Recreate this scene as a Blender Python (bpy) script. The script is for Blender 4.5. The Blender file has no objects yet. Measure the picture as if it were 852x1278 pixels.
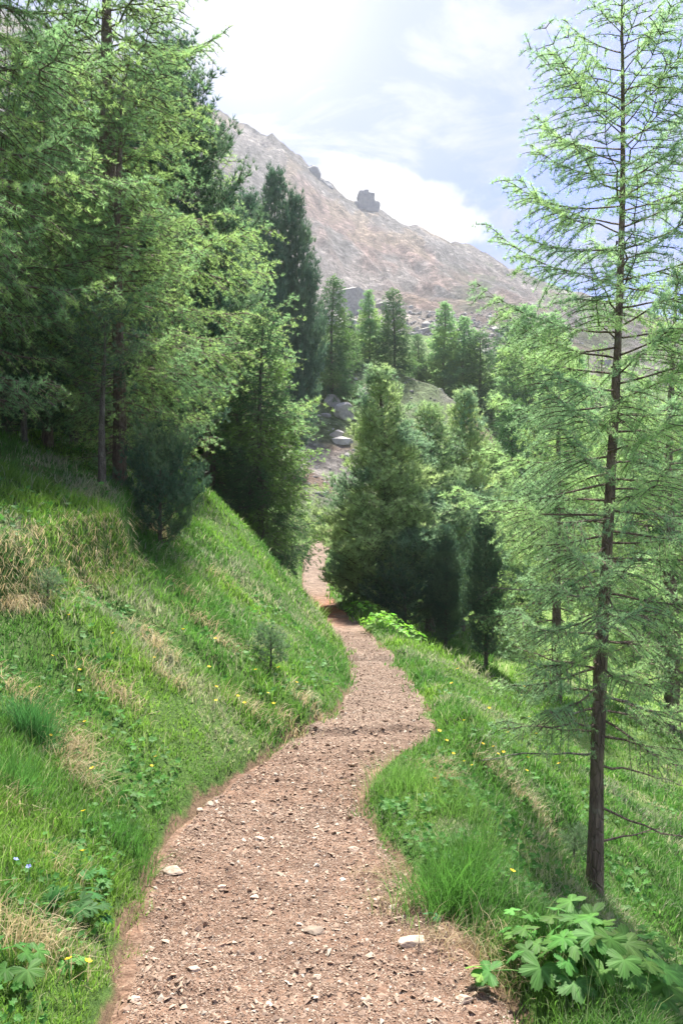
import bpy, math, numpy as np
from mathutils import Vector
S = bpy.context.scene
C = S.collection
R = math.radians
# ------------------------------------------------------------------ camera, sky, sun, exposure
F, CX, CY, EYE = 960.0, 426.0, 640.0, 1.6          # focal length and centre in photo pixels, eye height
cam_d = bpy.data.cameras.new('camera'); cam = bpy.data.objects.new('camera', cam_d); C.objects.link(cam)
cam.location = (0, 0, EYE); cam.rotation_euler = (R(90), 0, 0)
cam_d.sensor_fit = 'VERTICAL'; cam_d.sensor_height = 36; cam_d.lens = F / 1278 * 36
cam_d.clip_start = 0.05; cam_d.clip_end = 6000
S.camera = cam
SUN_EL, SUN_AZ = 58.0, 9.0                        # azimuth from +Y, positive towards +X
w = bpy.data.worlds.new('World'); S.world = w; w.use_nodes = True
nt = w.node_tree; nt.nodes.clear()
def N(nt, t, **k):
    n = nt.nodes.new(t)
    for a, v in k.items():
        if a.startswith('i_'):
            n.inputs[int(a[2:]) if a[2:].isdigit() else a[2:].replace('_', ' ')].default_value = v
        else: setattr(n, a, v)
    return n
def math_n(nt, op, a, b=None, clamp=False):
    n = nt.nodes.new('ShaderNodeMath'); n.operation = op; n.use_clamp = clamp
    for i, v in enumerate((a, b)):
        if v is None: continue
        if isinstance(v, (int, float)): n.inputs[i].default_value = v
        else: nt.links.new(v, n.inputs[i])
    return n.outputs[0]
def ramp(nt, fac, stops, interp='LINEAR'):
    n = nt.nodes.new('ShaderNodeValToRGB'); n.color_ramp.interpolation = interp
    e = n.color_ramp.elements
    while len(e) < len(stops): e.new(0.5)
    for i, (p, c) in enumerate(stops):
        e[i].position = p; e[i].color = (c if len(c) == 4 else (*c, 1)) if not isinstance(c, (int, float)) else (c, c, c, 1)
    nt.links.new(fac, n.inputs[0]); return n.outputs[0]
def mixc(nt, fac, a, b, blend='MIX'):
    n = nt.nodes.new('ShaderNodeMix'); n.data_type = 'RGBA'; n.blend_type = blend
    for i, v in ((0, fac), (6, a), (7, b)):
        if isinstance(v, (int, float)): n.inputs[i].default_value = v
        elif isinstance(v, tuple): n.inputs[i].default_value = (*v, 1) if len(v) == 3 else v
        else: nt.links.new(v, n.inputs[i])
    return n.outputs[2]
sky = N(nt, 'ShaderNodeTexSky', sky_type='NISHITA', sun_disc=False, altitude=1900, air_density=1.0, dust_density=1.2, ozone_density=1.0)
sky.sun_elevation = R(SUN_EL); sky.sun_rotation = R(SUN_AZ)
tc = N(nt, 'ShaderNodeTexCoord'); sp = N(nt, 'ShaderNodeSeparateXYZ'); nt.links.new(tc.outputs['Generated'], sp.inputs[0])
zz = math_n(nt, 'ADD', math_n(nt, 'MAXIMUM', sp.outputs[2], 0.0), 0.22)
cmb = N(nt, 'ShaderNodeCombineXYZ')
nt.links.new(math_n(nt, 'DIVIDE', sp.outputs[0], zz), cmb.inputs[0]); nt.links.new(math_n(nt, 'MULTIPLY', math_n(nt, 'DIVIDE', sp.outputs[1], zz), 1.5), cmb.inputs[1])
n1 = N(nt, 'ShaderNodeTexNoise', i_Scale=3.4, i_Detail=10.0, i_Roughness=0.68, i_Distortion=0.7); nt.links.new(cmb.outputs[0], n1.inputs['Vector'])
veil = ramp(nt, n1.outputs[0], [(0.40, 0.0), (0.5, 0.45), (0.60, .92)])
n2 = N(nt, 'ShaderNodeTexNoise', i_Scale=7.0, i_Detail=8.0, i_Roughness=0.6, i_Distortion=0.2); nt.links.new(tc.outputs['Generated'], n2.inputs['Vector'])
def dirdist(px, py, sx, sy):                        # distance of a sky direction from a cloud's centre
    vx, vz = (px - CX) / F, (CY - py) / F; l = math.sqrt(1 + vx * vx + vz * vz)
    a = math_n(nt, 'MULTIPLY', math_n(nt, 'SUBTRACT', sp.outputs[0], vx / l), 1 / sx)
    b = math_n(nt, 'MULTIPLY', math_n(nt, 'SUBTRACT', sp.outputs[2], vz / l), 1 / sy)
    return math_n(nt, 'SQRT', math_n(nt, 'ADD', math_n(nt, 'MULTIPLY', a, a), math_n(nt, 'MULTIPLY', b, b)))
cum = None
for c_ in ((490, 250, .105, .042), (560, 282, .05, .028)):
    dd = math_n(nt, 'SUBTRACT', 1.0, dirdist(*c_))
    v = math_n(nt, 'ADD', dd, math_n(nt, 'MULTIPLY', math_n(nt, 'SUBTRACT', n2.outputs[0], 0.5), 2.6))
    v = ramp(nt, v, [(0.05, 0), (0.42, 1)])
    cum = v if cum is None else math_n(nt, 'MAXIMUM', cum, v)
front = ramp(nt, sp.outputs[1], [(0.0, 0), (0.2, 1)])
cum = math_n(nt, 'MULTIPLY', cum, front)
glow = ramp(nt, dirdist(300, -40, .46, .42), [(0.0, 1), (0.45, .42), (1.0, 0)], 'EASE')
cloudcol = mixc(nt, 1.0, mixc(nt, glow, (1.42, 1.58, 2.42), (3.9, 3.9, 3.95)), (1, 1, 1), 'MULTIPLY')
skyc = mixc(nt, 1.0, sky.outputs[0], (.34, .37, .70), 'MULTIPLY')
col = mixc(nt, math_n(nt, 'MAXIMUM', veil, glow), skyc, cloudcol)
col = mixc(nt, cum, col, (3.7, 3.7, 3.75))
bg = N(nt, 'ShaderNodeBackground', i_Strength=0.075); nt.links.new(col, bg.inputs[0])
wo = N(nt, 'ShaderNodeOutputWorld'); nt.links.new(bg.outputs[0], wo.inputs[0])
sl = bpy.data.lights.new('sun', 'SUN'); sl.energy = 4.3; sl.angle = R(3); sl.color = (1.0, 0.94, 0.83)
so = bpy.data.objects.new('sun', sl); C.objects.link(so)
sd = Vector((math.sin(R(SUN_AZ)) * math.cos(R(SUN_EL)), math.cos(R(SUN_AZ)) * math.cos(R(SUN_EL)), math.sin(R(SUN_EL))))
so.rotation_euler = sd.to_track_quat('Z', 'Y').to_euler(); so.location = (-20, 60, 80)
vs = S.view_settings
S.display_settings.display_device = 'sRGB'
vs.view_transform = 'Standard'; vs.look = 'None'; vs.gamma = 1; vs.use_curve_mapping = False
vs.exposure = 2.18
S.render.engine = 'CYCLES'
cy = S.cycles; cy.max_bounces = 7; cy.diffuse_bounces = 4; cy.glossy_bounces = 2; cy.transmission_bounces = 4; cy.volume_bounces = 1
cy.transparent_max_bounces = 8; cy.use_denoising = True; cy.caustics_reflective = False; cy.caustics_refractive = False
try: cy.denoiser = 'OPENIMAGEDENOISE'; cy.denoising_prefilter = 'ACCURATE'
except Exception: pass
cy.use_adaptive_sampling = True; cy.adaptive_threshold = 0.01

# ------------------------------------------------------------------ helpers
def tag(o, label=None, cat=None, group=None, kind=None):
    for k, v in (('label', label), ('category', cat), ('group', group), ('kind', kind)):
        if v: o[k] = v
    return o
def empty(name, loc, label, cat, group=None, rz=0):
    o = bpy.data.objects.new(name, None); C.objects.link(o); o.location = loc; o.rotation_euler = (0, 0, rz); o.empty_display_size = .1
    return tag(o, label, cat, group)
class MB:                                            # mesh collector on numpy arrays
    def __init__(s): s.v = []; s.f = []; s.n = 0; s.c = []
    def add(s, v, faces, col=None):
        v = np.asarray(v, dtype=np.float32).reshape(-1, 3)
        for f in (faces if isinstance(faces, list) else [faces]):
            if len(f): s.f.append(np.asarray(f, dtype=np.int64) + s.n)
        s.v.append(v); s.n += len(v)
        c = np.ones((len(v), 3), np.float32) if col is None else np.broadcast_to(np.asarray(col, np.float32), (len(v), 3))
        s.c.append(c)
    def mesh(s, name, mat, smooth=False):
        v = np.concatenate(s.v); m = bpy.data.meshes.new(name)
        m.vertices.add(len(v)); m.vertices.foreach_set('co', v.ravel())
        idx = np.concatenate([f.ravel() for f in s.f]); sizes = np.concatenate([np.full(len(f), f.shape[1]) for f in s.f])
        st = np.concatenate([[0], np.cumsum(sizes)[:-1]])
        m.loops.add(len(idx)); m.loops.foreach_set('vertex_index', idx.astype(np.int32))
        m.polygons.add(len(sizes)); m.polygons.foreach_set('loop_start', st.astype(np.int32))
        m.update(calc_edges=True)
        m.polygons.foreach_set('use_smooth', np.full(len(sizes), smooth, dtype=bool))
        c = np.concatenate(s.c); at = m.color_attributes.new('tint', 'FLOAT_COLOR', 'POINT')
        at.data.foreach_set('color', np.concatenate([c, np.ones((len(c), 1), np.float32)], 1).ravel())
        m.materials.append(mat); return m
    def obj(s, name, mat, parent=None, smooth=False):
        o = bpy.data.objects.new(name, s.mesh(name, mat, smooth)); C.objects.link(o); o.parent = parent; return o
def hash2(ix, iy, seed):
    h = (ix.astype(np.int64) * 374761393 + iy.astype(np.int64) * 668265263 + seed * 982451653) & 0xffffffff
    h = ((h ^ (h >> 13)) * 1274126177) & 0xffffffff
    h = (h ^ (h >> 16)) & 0xffffffff
    return h.astype(np.float64) / 4294967295.0
def vnoise(x, y, seed=0):
    x = np.asarray(x, float); y = np.asarray(y, float)
    ix, iy = np.floor(x), np.floor(y); fx, fy = x - ix, y - iy
    fx = fx * fx * (3 - 2 * fx); fy = fy * fy * (3 - 2 * fy)
    a = hash2(ix, iy, seed); b = hash2(ix + 1, iy, seed); c = hash2(ix, iy + 1, seed); d = hash2(ix + 1, iy + 1, seed)
    return (a * (1 - fx) + b * fx) * (1 - fy) + (c * (1 - fx) + d * fx) * fy
def fbm(x, y, seed=0, o=4):
    t = 0; a = .5
    for i in range(o): t = t + a * (vnoise(x, y, seed + i * 17) - .5) * 2; x = x * 2.03 + 5.1; y = y * 2.03 + 1.7; a *= .5
    return t
def sst(a, b, x): t = np.clip((x - a) / (b - a), 0, 1); return t * t * (3 - 2 * t)

# ------------------------------------------------------------------ the lie of the land
PD = np.array([-12, 0, 2.3, 3.0, 3.7, 4.6, 5.4, 6.1, 7.2, 8.6, 10.4, 12.3, 14.5, 17, 21, 25, 28.5, 32, 37, 43, 50, 60])
PX = np.array([.5, .1, -.06, -.20, -.33, -.34, -.10, .17, .40, .47, .53, .50, .32, .07, -.45, -.80, -1.02, -1.12, -.98, -.55, .6, 3.5])
PW = np.array([1.3, 1.3, 1.27, 1.24, 1.12, .88, .84, 1.16, .90, .82, .78, .76, .74, .76, .80, .86, .84, .86, .95, 1.1, 1.1, 1.1])
PZ = np.array([.3, .13, .05, .0, -.05, -.12, -.16, -.22, -.36, -.50, -.68, -.86, -.92, -.95, -1.05, -1.06, -.82, -.42, .0, .45, 1.0, 1.9])
_yy = np.linspace(-12, 60, 1500)
def _sm(a):
    z = np.interp(_yy, PD, a); k = np.hanning(23); k /= k.sum()
    return np.convolve(np.pad(z, 11, mode='edge'), k, 'valid')
_x, _w, _z = _sm(PX), _sm(PW), _sm(PZ)
def xc(y): return np.interp(y, _yy, _x)
def hw(y): return np.interp(y, _yy, _w) / 2
def zp(y): return np.interp(y, _yy, _z) + .075 * sst(6.26, 6.40, y) * np.exp(-np.maximum(y - 6.3, 0) / 2.5) + .10 * sst(12.4, 12.62, y) * np.exp(-np.maximum(y - 12.5, 0) / 3)
COLS = np.array([-700, -300, 0, 200, 300, 350, 400, 440, 500, 540, 590, 640, 700, 852, 1150, 1600])
ROWS = {
 45: [180, 370, 460, 545, 600, 630, 652, 664, 690, 705, 722, 735, 748, 770, 790, 800],
 60: [120, 300, 410, 480, 545, 568, 590, 600, 618, 632, 655, 675, 700, 735, 760, 770],
 80: [60, 240, 350, 412, 432, 436, 440, 450, 470, 484, 520, 560, 605, 660, 700, 720],
 100: [-90, 150, 300, 400, 432, 438, 446, 458, 480, 495, 530, 562, 590, 630, 660, 680],
 150: [-150, 90, 260, 370, 405, 412, 420, 425, 426, 432, 452, 468, 485, 510, 530, 560],
 250: [-250, 20, 200, 320, 375, 388, 398, 400, 402, 405, 410, 414, 424, 448, 470, 500],
 400: [-350, -40, 120, 235, 290, 318, 345, 360, 374, 380, 388, 396, 404, 430, 455, 480],
 650: [-480, -150, 10, 95, 150, 180, 225, 256, 281, 298, 314, 342, 366, 405, 440, 470]}
DS = np.array(sorted(ROWS)); TB = np.array([[(CY - r) / F * d + EYE for r in ROWS[d]] for d in DS])
def far_h(x, y):
    y = np.maximum(y, 1e-3); px = np.clip(CX + F * x / y, COLS[0], COLS[-1])
    dd = np.clip(y, 45, 650)
    cols = np.stack([np.interp(px, COLS, TB[i]) for i in range(len(DS))])
    ld = np.log(DS); l = np.log(dd); j = np.clip(np.searchsorted(ld, l, side='right') - 1, 0, len(DS) - 2)
    t = (dd - DS[j]) / (DS[j + 1] - DS[j])
    ii = np.arange(cols[0].size).reshape(cols[0].shape)
    fl = cols.reshape(len(DS), -1); a = fl[j.ravel(), ii.ravel()].reshape(x.shape); b = fl[(j + 1).ravel(), ii.ravel()].reshape(x.shape)
    z = a * (1 - t) + b * t
    n = fbm(x / 9, y / 9, 5, 4) * sst(48, 70, y) * .9 + fbm(x / 60, y / 80, 9, 5) * sst(150, 400, y) * 9 * (1 - .75 * sst(560, 640, y)) + fbm(x / 13 + y / 40, y / 60, 39, 4) * sst(200, 330, y) * 3.2
    ridge = (1 - np.abs(fbm(x / 22 + y / 60, y / 90, 33, 4)) * 2) * sst(170, 300, y) * 4.5
    crag = fbm(x / 14, y / 14, 61, 4) * sst(520, 640, y) * 6 * sst(80, -120, x)
    z = z + n + ridge + crag
    return z - np.maximum(y - 652, 0) * .9
def near_h(x, y):
    c, h, z0 = xc(y), hw(y), zp(y)
    sl_ = c - h - x; sr = x - (c + h)
    wob = fbm(x * 1.1, y * 1.1, 3, 4)
    # left bank
    s = np.maximum(sl_, 0)
    m = np.interp(y, [0, 4, 7, 11, 14, 18, 30, 45], [.62, .60, .66, .88, .95, .72, .62, .5])
    spur = .55 * np.exp(-((y - 13.2 - .25 * s) / 2.2) ** 2) * sst(0.1, 2.2, s)
    gul = -.55 * np.exp(-((y - 18 - .3 * s) / 2.6) ** 2) * sst(.3, 2.5, s)
    led_s = np.interp(y, [3, 5.5, 8, 9.5, 12], [1.75, 1.62, 2.1, 2.6, 3.3])
    ledge = .38 * sst(led_s, led_s + .14, s) * sst(12, 10, y)
    zl = .09 * sst(0, .06, s) + m * (s - .42 * np.maximum(s - 2.3, 0) - .10 * np.maximum(s - 7, 0)) - .10 * sst(.0, .5, s) * 0 + spur + gul + ledge + wob * .16 * sst(.1, .9, s)
    # right side: grassy shoulder, then the steep fall to the hollow
    r = np.maximum(sr, 0)
    sh = np.interp(y, [2, 3.2, 4.5, 5.5, 7, 12, 20], [.25, .30, .55, .45, .22, .35, .4])
    mr = np.interp(y, [1, 3, 6, 9, 14, 45], [.75, .95, .90, .62, .52, .40])
    t1 = np.maximum(r - sh, 0); fall = mr * np.minimum(t1, 2.2) + mr * .68 * np.clip(t1 - 2.2, 0, 7) + .22 * np.clip(t1 - 9.2, 0, 20) - .15 * np.maximum(t1 - 34, 0)
    zr = .05 * sst(0, .07, r) + .03 * sst(0, sh, r) - fall + wob * .15 * sst(.2, 1.2, r)
    scar = -.16 * sst(.0, .10, r - 1.02 - .1 * np.sin(y * 2.2)) * sst(1.9, 1.2, r) * sst(5.2, 5.8, y) * sst(9.5, 8, y)
    z = np.where(sl_ > 0, z0 + zl, np.where(sr > 0, z0 + zr + scar, z0))
    return z
def height(x, y):
    x = np.asarray(x, float); y = np.asarray(y, float); x, y = np.broadcast_arrays(x, y)
    t = sst(34, 45, y)
    t2 = np.where(np.abs(x - xc(y)) < 12, t, sst(24, 45, y))
    z = near_h(x, y)
    if (t2 > 0).any(): z = z * (1 - t2) + far_h(x, y) * t2
    pm = sst(1.6, .3, np.abs(x - xc(y)) - hw(y)) * sst(58, 46, y) * sst(30, 34, y)
    return z * (1 - pm) + (zp(y) - .02) * pm
def onpath(x, y, m=0.0): return np.abs(x - xc(y)) < hw(y) + m
def H1(x, y): return float(height(np.array([x]), np.array([y]))[0])
def ray(px, py, d0=1.2, d1=60):                      # where a line of sight meets the ground
    d = np.linspace(d0, d1, 6000); g = height(d * (px - CX) / F, d) ; z = EYE + d * (CY - py) / F
    k = np.argmax(z < g) if (z < g).any() else -1
    return d[k] * (px - CX) / F, d[k], float(g[k])

# ------------------------------------------------------------------ materials
def newmat(name):
    m = bpy.data.materials.new(name); m.use_nodes = True; t = m.node_tree; t.nodes.clear(); return m, t
def finish(t, sh, disp=None):
    o = t.nodes.new('ShaderNodeOutputMaterial'); t.links.new(sh, o.inputs[0])
def leafmat(name, a, b, trans=.45, rough=.55, tcol=None, nscale=3.0, spec=.25):
    m, t = newmat(name)
    at = N(t, 'ShaderNodeAttribute', attribute_name='tint'); g = N(t, 'ShaderNodeNewGeometry')
    no = N(t, 'ShaderNodeTexNoise', i_Scale=nscale, i_Detail=3.0); t.links.new(g.outputs['Position'], no.inputs['Vector'])
    f = ramp(t, no.outputs[0], [(.35, 0), (.65, 1)])
    oi = N(t, 'ShaderNodeObjectInfo')
    c = mixc(t, f, a, b); c = mixc(t, 1.0, c, at.outputs['Color'], 'MULTIPLY')
    p = N(t, 'ShaderNodeBsdfPrincipled', i_Roughness=rough); p.inputs['Specular IOR Level'].default_value = spec; t.links.new(c, p.inputs['Base Color'])
    tr = N(t, 'ShaderNodeBsdfTranslucent'); t.links.new(mixc(t, 1.0, c, tcol or (1.05, 1.18, .92), 'MULTIPLY'), tr.inputs['Color'])
    mx = N(t, 'ShaderNodeMixShader', i_0=trans); t.links.new(p.outputs[0], mx.inputs[1]); t.links.new(tr.outputs[0], mx.inputs[2])
    finish(t, mx.outputs[0]); return m
M = {}
M['larch'] = leafmat('larch_needles', (.27, .385, .24), (.34, .47, .28), .58)
M['spruce'] = leafmat('spruce_needles', (.085, .16, .09), (.13, .23, .105), .45)
M['pine'] = leafmat('stone_pine_needles', (.20, .28, .19), (.32, .40, .27), .45)
M['darkpine'] = leafmat('dark_pine_needles', (.085, .14, .105), (.12, .185, .135), .38)
M['grass'] = leafmat('grass_blades', (.090, .180, .050), (.14, .255, .062), .5, nscale=1.3)
M['dry'] = leafmat('dry_grass_blades', (.50, .42, .29), (.60, .52, .38), .35, tcol=(1, 1, .9))
M['leafy'] = leafmat('broad_leaves', (.10, .25, .06), (.15, .33, .08), .42, .55, nscale=9, spec=.15)
M['yellow'] = leafmat('yellow_petals', (.8, .55, .02), (.85, .62, .03), .3, tcol=(1, 1, 1))
M['blue'] = leafmat('blue_petals', (.25, .3, .7), (.3, .35, .75), .3, tcol=(1, 1, 1))
def barkmat(name, a, b, sc=18):
    m, t = newmat(name); g = N(t, 'ShaderNodeTexCoord')
    mp = N(t, 'ShaderNodeMapping'); mp.inputs['Scale'].default_value = (1, 1, .35); t.links.new(g.outputs['Object'], mp.inputs[0])
    no = N(t, 'ShaderNodeTexNoise', i_Scale=sc, i_Detail=8.0, i_Roughness=.7); t.links.new(mp.outputs[0], no.inputs['Vector'])
    vo = N(t, 'ShaderNodeTexVoronoi', i_Scale=sc * 1.6, feature='DISTANCE_TO_EDGE'); t.links.new(mp.outputs[0], vo.inputs['Vector'])
    c = mixc(t, ramp(t, no.outputs[0], [(.35, 0), (.7, 1)]), a, b)
    lich = N(t, 'ShaderNodeTexNoise', i_Scale=6.0, i_Detail=5.0); t.links.new(g.outputs['Object'], lich.inputs['Vector'])
    c = mixc(t, ramp(t, lich.outputs[0], [(.58, 0), (.68, .5)]), c, (.30, .30, .25))
    p = N(t, 'ShaderNodeBsdfPrincipled', i_Roughness=.9); t.links.new(c, p.inputs['Base Color'])
    h = math_n(t, 'ADD', no.outputs[0], ramp(t, vo.outputs[0], [(0, 0), (.12, 1)]))
    bp = N(t, 'ShaderNodeBump', i_Strength=.9, i_Distance=.012); t.links.new(h, bp.inputs['Height']); t.links.new(bp.outputs[0], p.inputs['Normal'])
    finish(t, p.outputs[0]); return m
M['bark'] = barkmat('larch_bark', (.085, .058, .048), (.24, .17, .135))
M['greybark'] = barkmat('grey_bark', (.06, .05, .042), (.16, .14, .12))
M['deadwood'] = barkmat('dead_twig_bark', (.16, .14, .12), (.32, .29, .26), 30)
def groundmat():
    m, t = newmat('turf_and_soil'); g = N(t, 'ShaderNodeNewGeometry'); at = N(t, 'ShaderNodeAttribute', attribute_name='tint')
    no = N(t, 'ShaderNodeTexNoise', i_Scale=2.2, i_Detail=9.0, i_Roughness=.65); t.links.new(g.outputs['Position'], no.inputs['Vector'])
    n2 = N(t, 'ShaderNodeTexNoise', i_Scale=38.0, i_Detail=6.0, i_Roughness=.7); t.links.new(g.outputs['Position'], n2.inputs['Vector'])
    gr = mixc(t, ramp(t, n2.outputs[0], [(.35, 0), (.65, 1)]), (.035, .075, .018), (.085, .15, .035))
    so_ = mixc(t, ramp(t, n2.outputs[0], [(.3, 0), (.7, 1)]), (.07, .045, .03), (.20, .14, .09))
    sep = N(t, 'ShaderNodeSeparateColor'); t.links.new(at.outputs['Color'], sep.inputs[0])
    f = ramp(t, math_n(t, 'ADD', no.outputs[0], math_n(t, 'MULTIPLY', sep.outputs[0], .6)), [(.60, 0), (.74, 1)])
    c = mixc(t, f, gr, so_)
    c = mixc(t, ramp(t, math_n(t, 'MULTIPLY', sep.outputs[1], 1.0), [(0.1, 0), (.9, 1)]), c, mixc(t, ramp(t, n2.outputs[0], [(.3, 0), (.7, 1)]), (.10, .20, .035), (.20, .27, .08)))  # green tint channel brings in the painted sunlit turf tone
    p = N(t, 'ShaderNodeBsdfPrincipled', i_Roughness=.95); t.links.new(c, p.inputs['Base Color']); p.inputs['Specular IOR Level'].default_value = .15
    bp = N(t, 'ShaderNodeBump', i_Strength=.8, i_Distance=.03); t.links.new(n2.outputs[0], bp.inputs['Height']); t.links.new(bp.outputs[0], p.inputs['Normal'])
    finish(t, p.outputs[0]); return m
M['ground'] = groundmat()
def pathmat():
    m, t = newmat('trodden_gravel'); g = N(t, 'ShaderNodeNewGeometry'); at = N(t, 'ShaderNodeAttribute', attribute_name='tint')
    v1 = N(t, 'ShaderNodeTexVoronoi', i_Scale=85.0); t.links.new(g.outputs['Position'], v1.inputs['Vector'])
    v2 = N(t, 'ShaderNodeTexVoronoi', i_Scale=34.0); t.links.new(g.outputs['Position'], v2.inputs['Vector'])
    n1 = N(t, 'ShaderNodeTexNoise', i_Scale=1.7, i_Detail=8.0, i_Roughness=.6); t.links.new(g.outputs['Position'], n1.inputs['Vector'])
    n2 = N(t, 'ShaderNodeTexNoise', i_Scale=60.0, i_Detail=7.0, i_Roughness=.7); t.links.new(g.outputs['Position'], n2.inputs['Vector'])
    s1 = N(t, 'ShaderNodeSeparateColor'); t.links.new(v1.outputs['Color'], s1.inputs[0])
    s2 = N(t, 'ShaderNodeSeparateColor'); t.links.new(v2.outputs['Color'], s2.inputs[0])
    c = ramp(t, s1.outputs[0], [(0, (.20, .13, .10)), (.35, (.30, .20, .155)), (.7, (.40, .28, .22)), (.93, (.50, .38, .31)), (1, (.62, .53, .45))])
    c2 = ramp(t, s2.outputs[0], [(0, (.22, .145, .11)), (.6, (.35, .24, .185)), (1, (.50, .39, .32))])
    c = mixc(t, ramp(t, n2.outputs[0], [(.42, 0), (.55, 1)]), c, c2)
    c = mixc(t, ramp(t, n1.outputs[0], [(.42, 0), (.62, .75)]), c, (.25, .165, .125))
    c = mixc(t, 1.0, c, at.outputs['Color'], 'MULTIPLY')
    n3 = N(t, 'ShaderNodeTexNoise', i_Scale=5.5, i_Detail=10.0, i_Roughness=.75); t.links.new(g.outputs['Position'], n3.inputs['Vector'])
    c = mixc(t, 1.0, c, ramp(t, n3.outputs[0], [(.38, .62), (.52, 1.0), (.62, 1.28)]), 'MULTIPLY')
    c = mixc(t, 1.0, c, (.55, .54, .53), 'MULTIPLY')
    p = N(t, 'ShaderNodeBsdfPrincipled', i_Roughness=.92); t.links.new(c, p.inputs['Base Color']); p.inputs['Specular IOR Level'].default_value = .2
    h = math_n(t, 'ADD', math_n(t, 'MULTIPLY', v1.outputs[0], -.8), math_n(t, 'ADD', math_n(t, 'MULTIPLY', v2.outputs[0], -1.0), n2.outputs[0]))
    bp = N(t, 'ShaderNodeBump', i_Strength=1.0, i_Distance=.007); t.links.new(h, bp.inputs['Height']); t.links.new(bp.outputs[0], p.inputs['Normal'])
    finish(t, p.outputs[0]); return m
M['path'] = pathmat()
def rockmat(name, a, b, sc=9, vein=(.5, .45, .4)):
    m, t = newmat(name); g = N(t, 'ShaderNodeNewGeometry'); at = N(t, 'ShaderNodeAttribute', attribute_name='tint')
    no = N(t, 'ShaderNodeTexNoise', i_Scale=sc, i_Detail=9.0, i_Roughness=.7); t.links.new(g.outputs['Position'], no.inputs['Vector'])
    c = mixc(t, ramp(t, no.outputs[0], [(.35, 0), (.68, 1)]), a, b); c = mixc(t, 1.0, c, at.outputs['Color'], 'MULTIPLY')
    p = N(t, 'ShaderNodeBsdfPrincipled', i_Roughness=.85); t.links.new(c, p.inputs['Base Color'])
    bp = N(t, 'ShaderNodeBump', i_Strength=.7, i_Distance=.1 / sc); t.links.new(no.outputs[0], bp.inputs['Height']); t.links.new(bp.outputs[0], p.inputs['Normal'])
    finish(t, p.outputs[0]); return m
M['stone'] = rockmat('pale_dolomite', (.30, .22, .17), (.50, .42, .35), 40)
M['gravel'] = rockmat('gravel_stones', (.8, .8, .8), (1, 1, 1), 60)
M['crag'] = rockmat('grey_crag', (.09, .10, .12), (.20, .20, .21), .25)
M['boulder'] = rockmat('hillside_boulder', (.22, .21, .20), (.42, .40, .38), 1.2)
def farmat():
    m, t = newmat('mountain_scree'); g = N(t, 'ShaderNodeNewGeometry'); at = N(t, 'ShaderNodeAttribute', attribute_name='tint')
    mp = N(t, 'ShaderNodeMapping'); mp.inputs['Rotation'].default_value = (0, 0, R(-28)); mp.inputs['Scale'].default_value = (.16, .022, .045); t.links.new(g.outputs['Position'], mp.inputs[0])
    a = N(t, 'ShaderNodeTexNoise', i_Scale=1.0, i_Detail=10.0, i_Roughness=.68, i_Distortion=.6); t.links.new(mp.outputs[0], a.inputs['Vector'])
    b = N(t, 'ShaderNodeTexNoise', i_Scale=.35, i_Detail=10.0, i_Roughness=.75); t.links.new(g.outputs['Position'], b.inputs['Vector'])
    k = math_n(t, 'ADD', math_n(t, 'MULTIPLY', a.outputs[0], .6), math_n(t, 'MULTIPLY', b.outputs[0], .4))
    v = ramp(t, k, [(.38, .30), (.46, .85), (.52, 1.05), (.60, 1.75)])
    vv = N(t, 'ShaderNodeTexVoronoi', i_Scale=.28); t.links.new(g.outputs['Position'], vv.inputs['Vector'])
    sv = N(t, 'ShaderNodeSeparateColor'); t.links.new(vv.outputs['Color'], sv.inputs[0])
    c = mixc(t, 1.0, at.outputs['Color'], v, 'MULTIPLY'); c = mixc(t, 1.0, c, ramp(t, sv.outputs[0], [(0, .55), (.2, .95), (.8, 1.05), (1, 1.7)]), 'MULTIPLY')
    k = math_n(t, 'ADD', k, math_n(t, 'MULTIPLY', sv.outputs[0], .12))
    p = N(t, 'ShaderNodeBsdfPrincipled', i_Roughness=.95); t.links.new(c, p.inputs['Base Color']); p.inputs['Specular IOR Level'].default_value = .1
    bp = N(t, 'ShaderNodeBump', i_Strength=1.0, i_Distance=7.0); t.links.new(k, bp.inputs['Height']); t.links.new(bp.outputs[0], p.inputs['Normal'])
    finish(t, p.outputs[0]); return m
M['far'] = farmat()
def hillmat():
    m, t = newmat('rocky_hillside'); g = N(t, 'ShaderNodeNewGeometry'); at = N(t, 'ShaderNodeAttribute', attribute_name='tint')
    b = N(t, 'ShaderNodeTexNoise', i_Scale=1.6, i_Detail=10.0, i_Roughness=.75); t.links.new(g.outputs['Position'], b.inputs['Vector'])
    v = ramp(t, b.outputs[0], [(.34, .35), (.5, .9), (.66, 1.7)])
    c = mixc(t, 1.0, at.outputs['Color'], v, 'MULTIPLY')
    p = N(t, 'ShaderNodeBsdfPrincipled', i_Roughness=.95); t.links.new(c, p.inputs['Base Color']); p.inputs['Specular IOR Level'].default_value = .1
    bp = N(t, 'ShaderNodeBump', i_Strength=1.0, i_Distance=.5); t.links.new(b.outputs[0], bp.inputs['Height']); t.links.new(bp.outputs[0], p.inputs['Normal'])
    finish(t, p.outputs[0]); return m
M['hill'] = hillmat()

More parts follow.
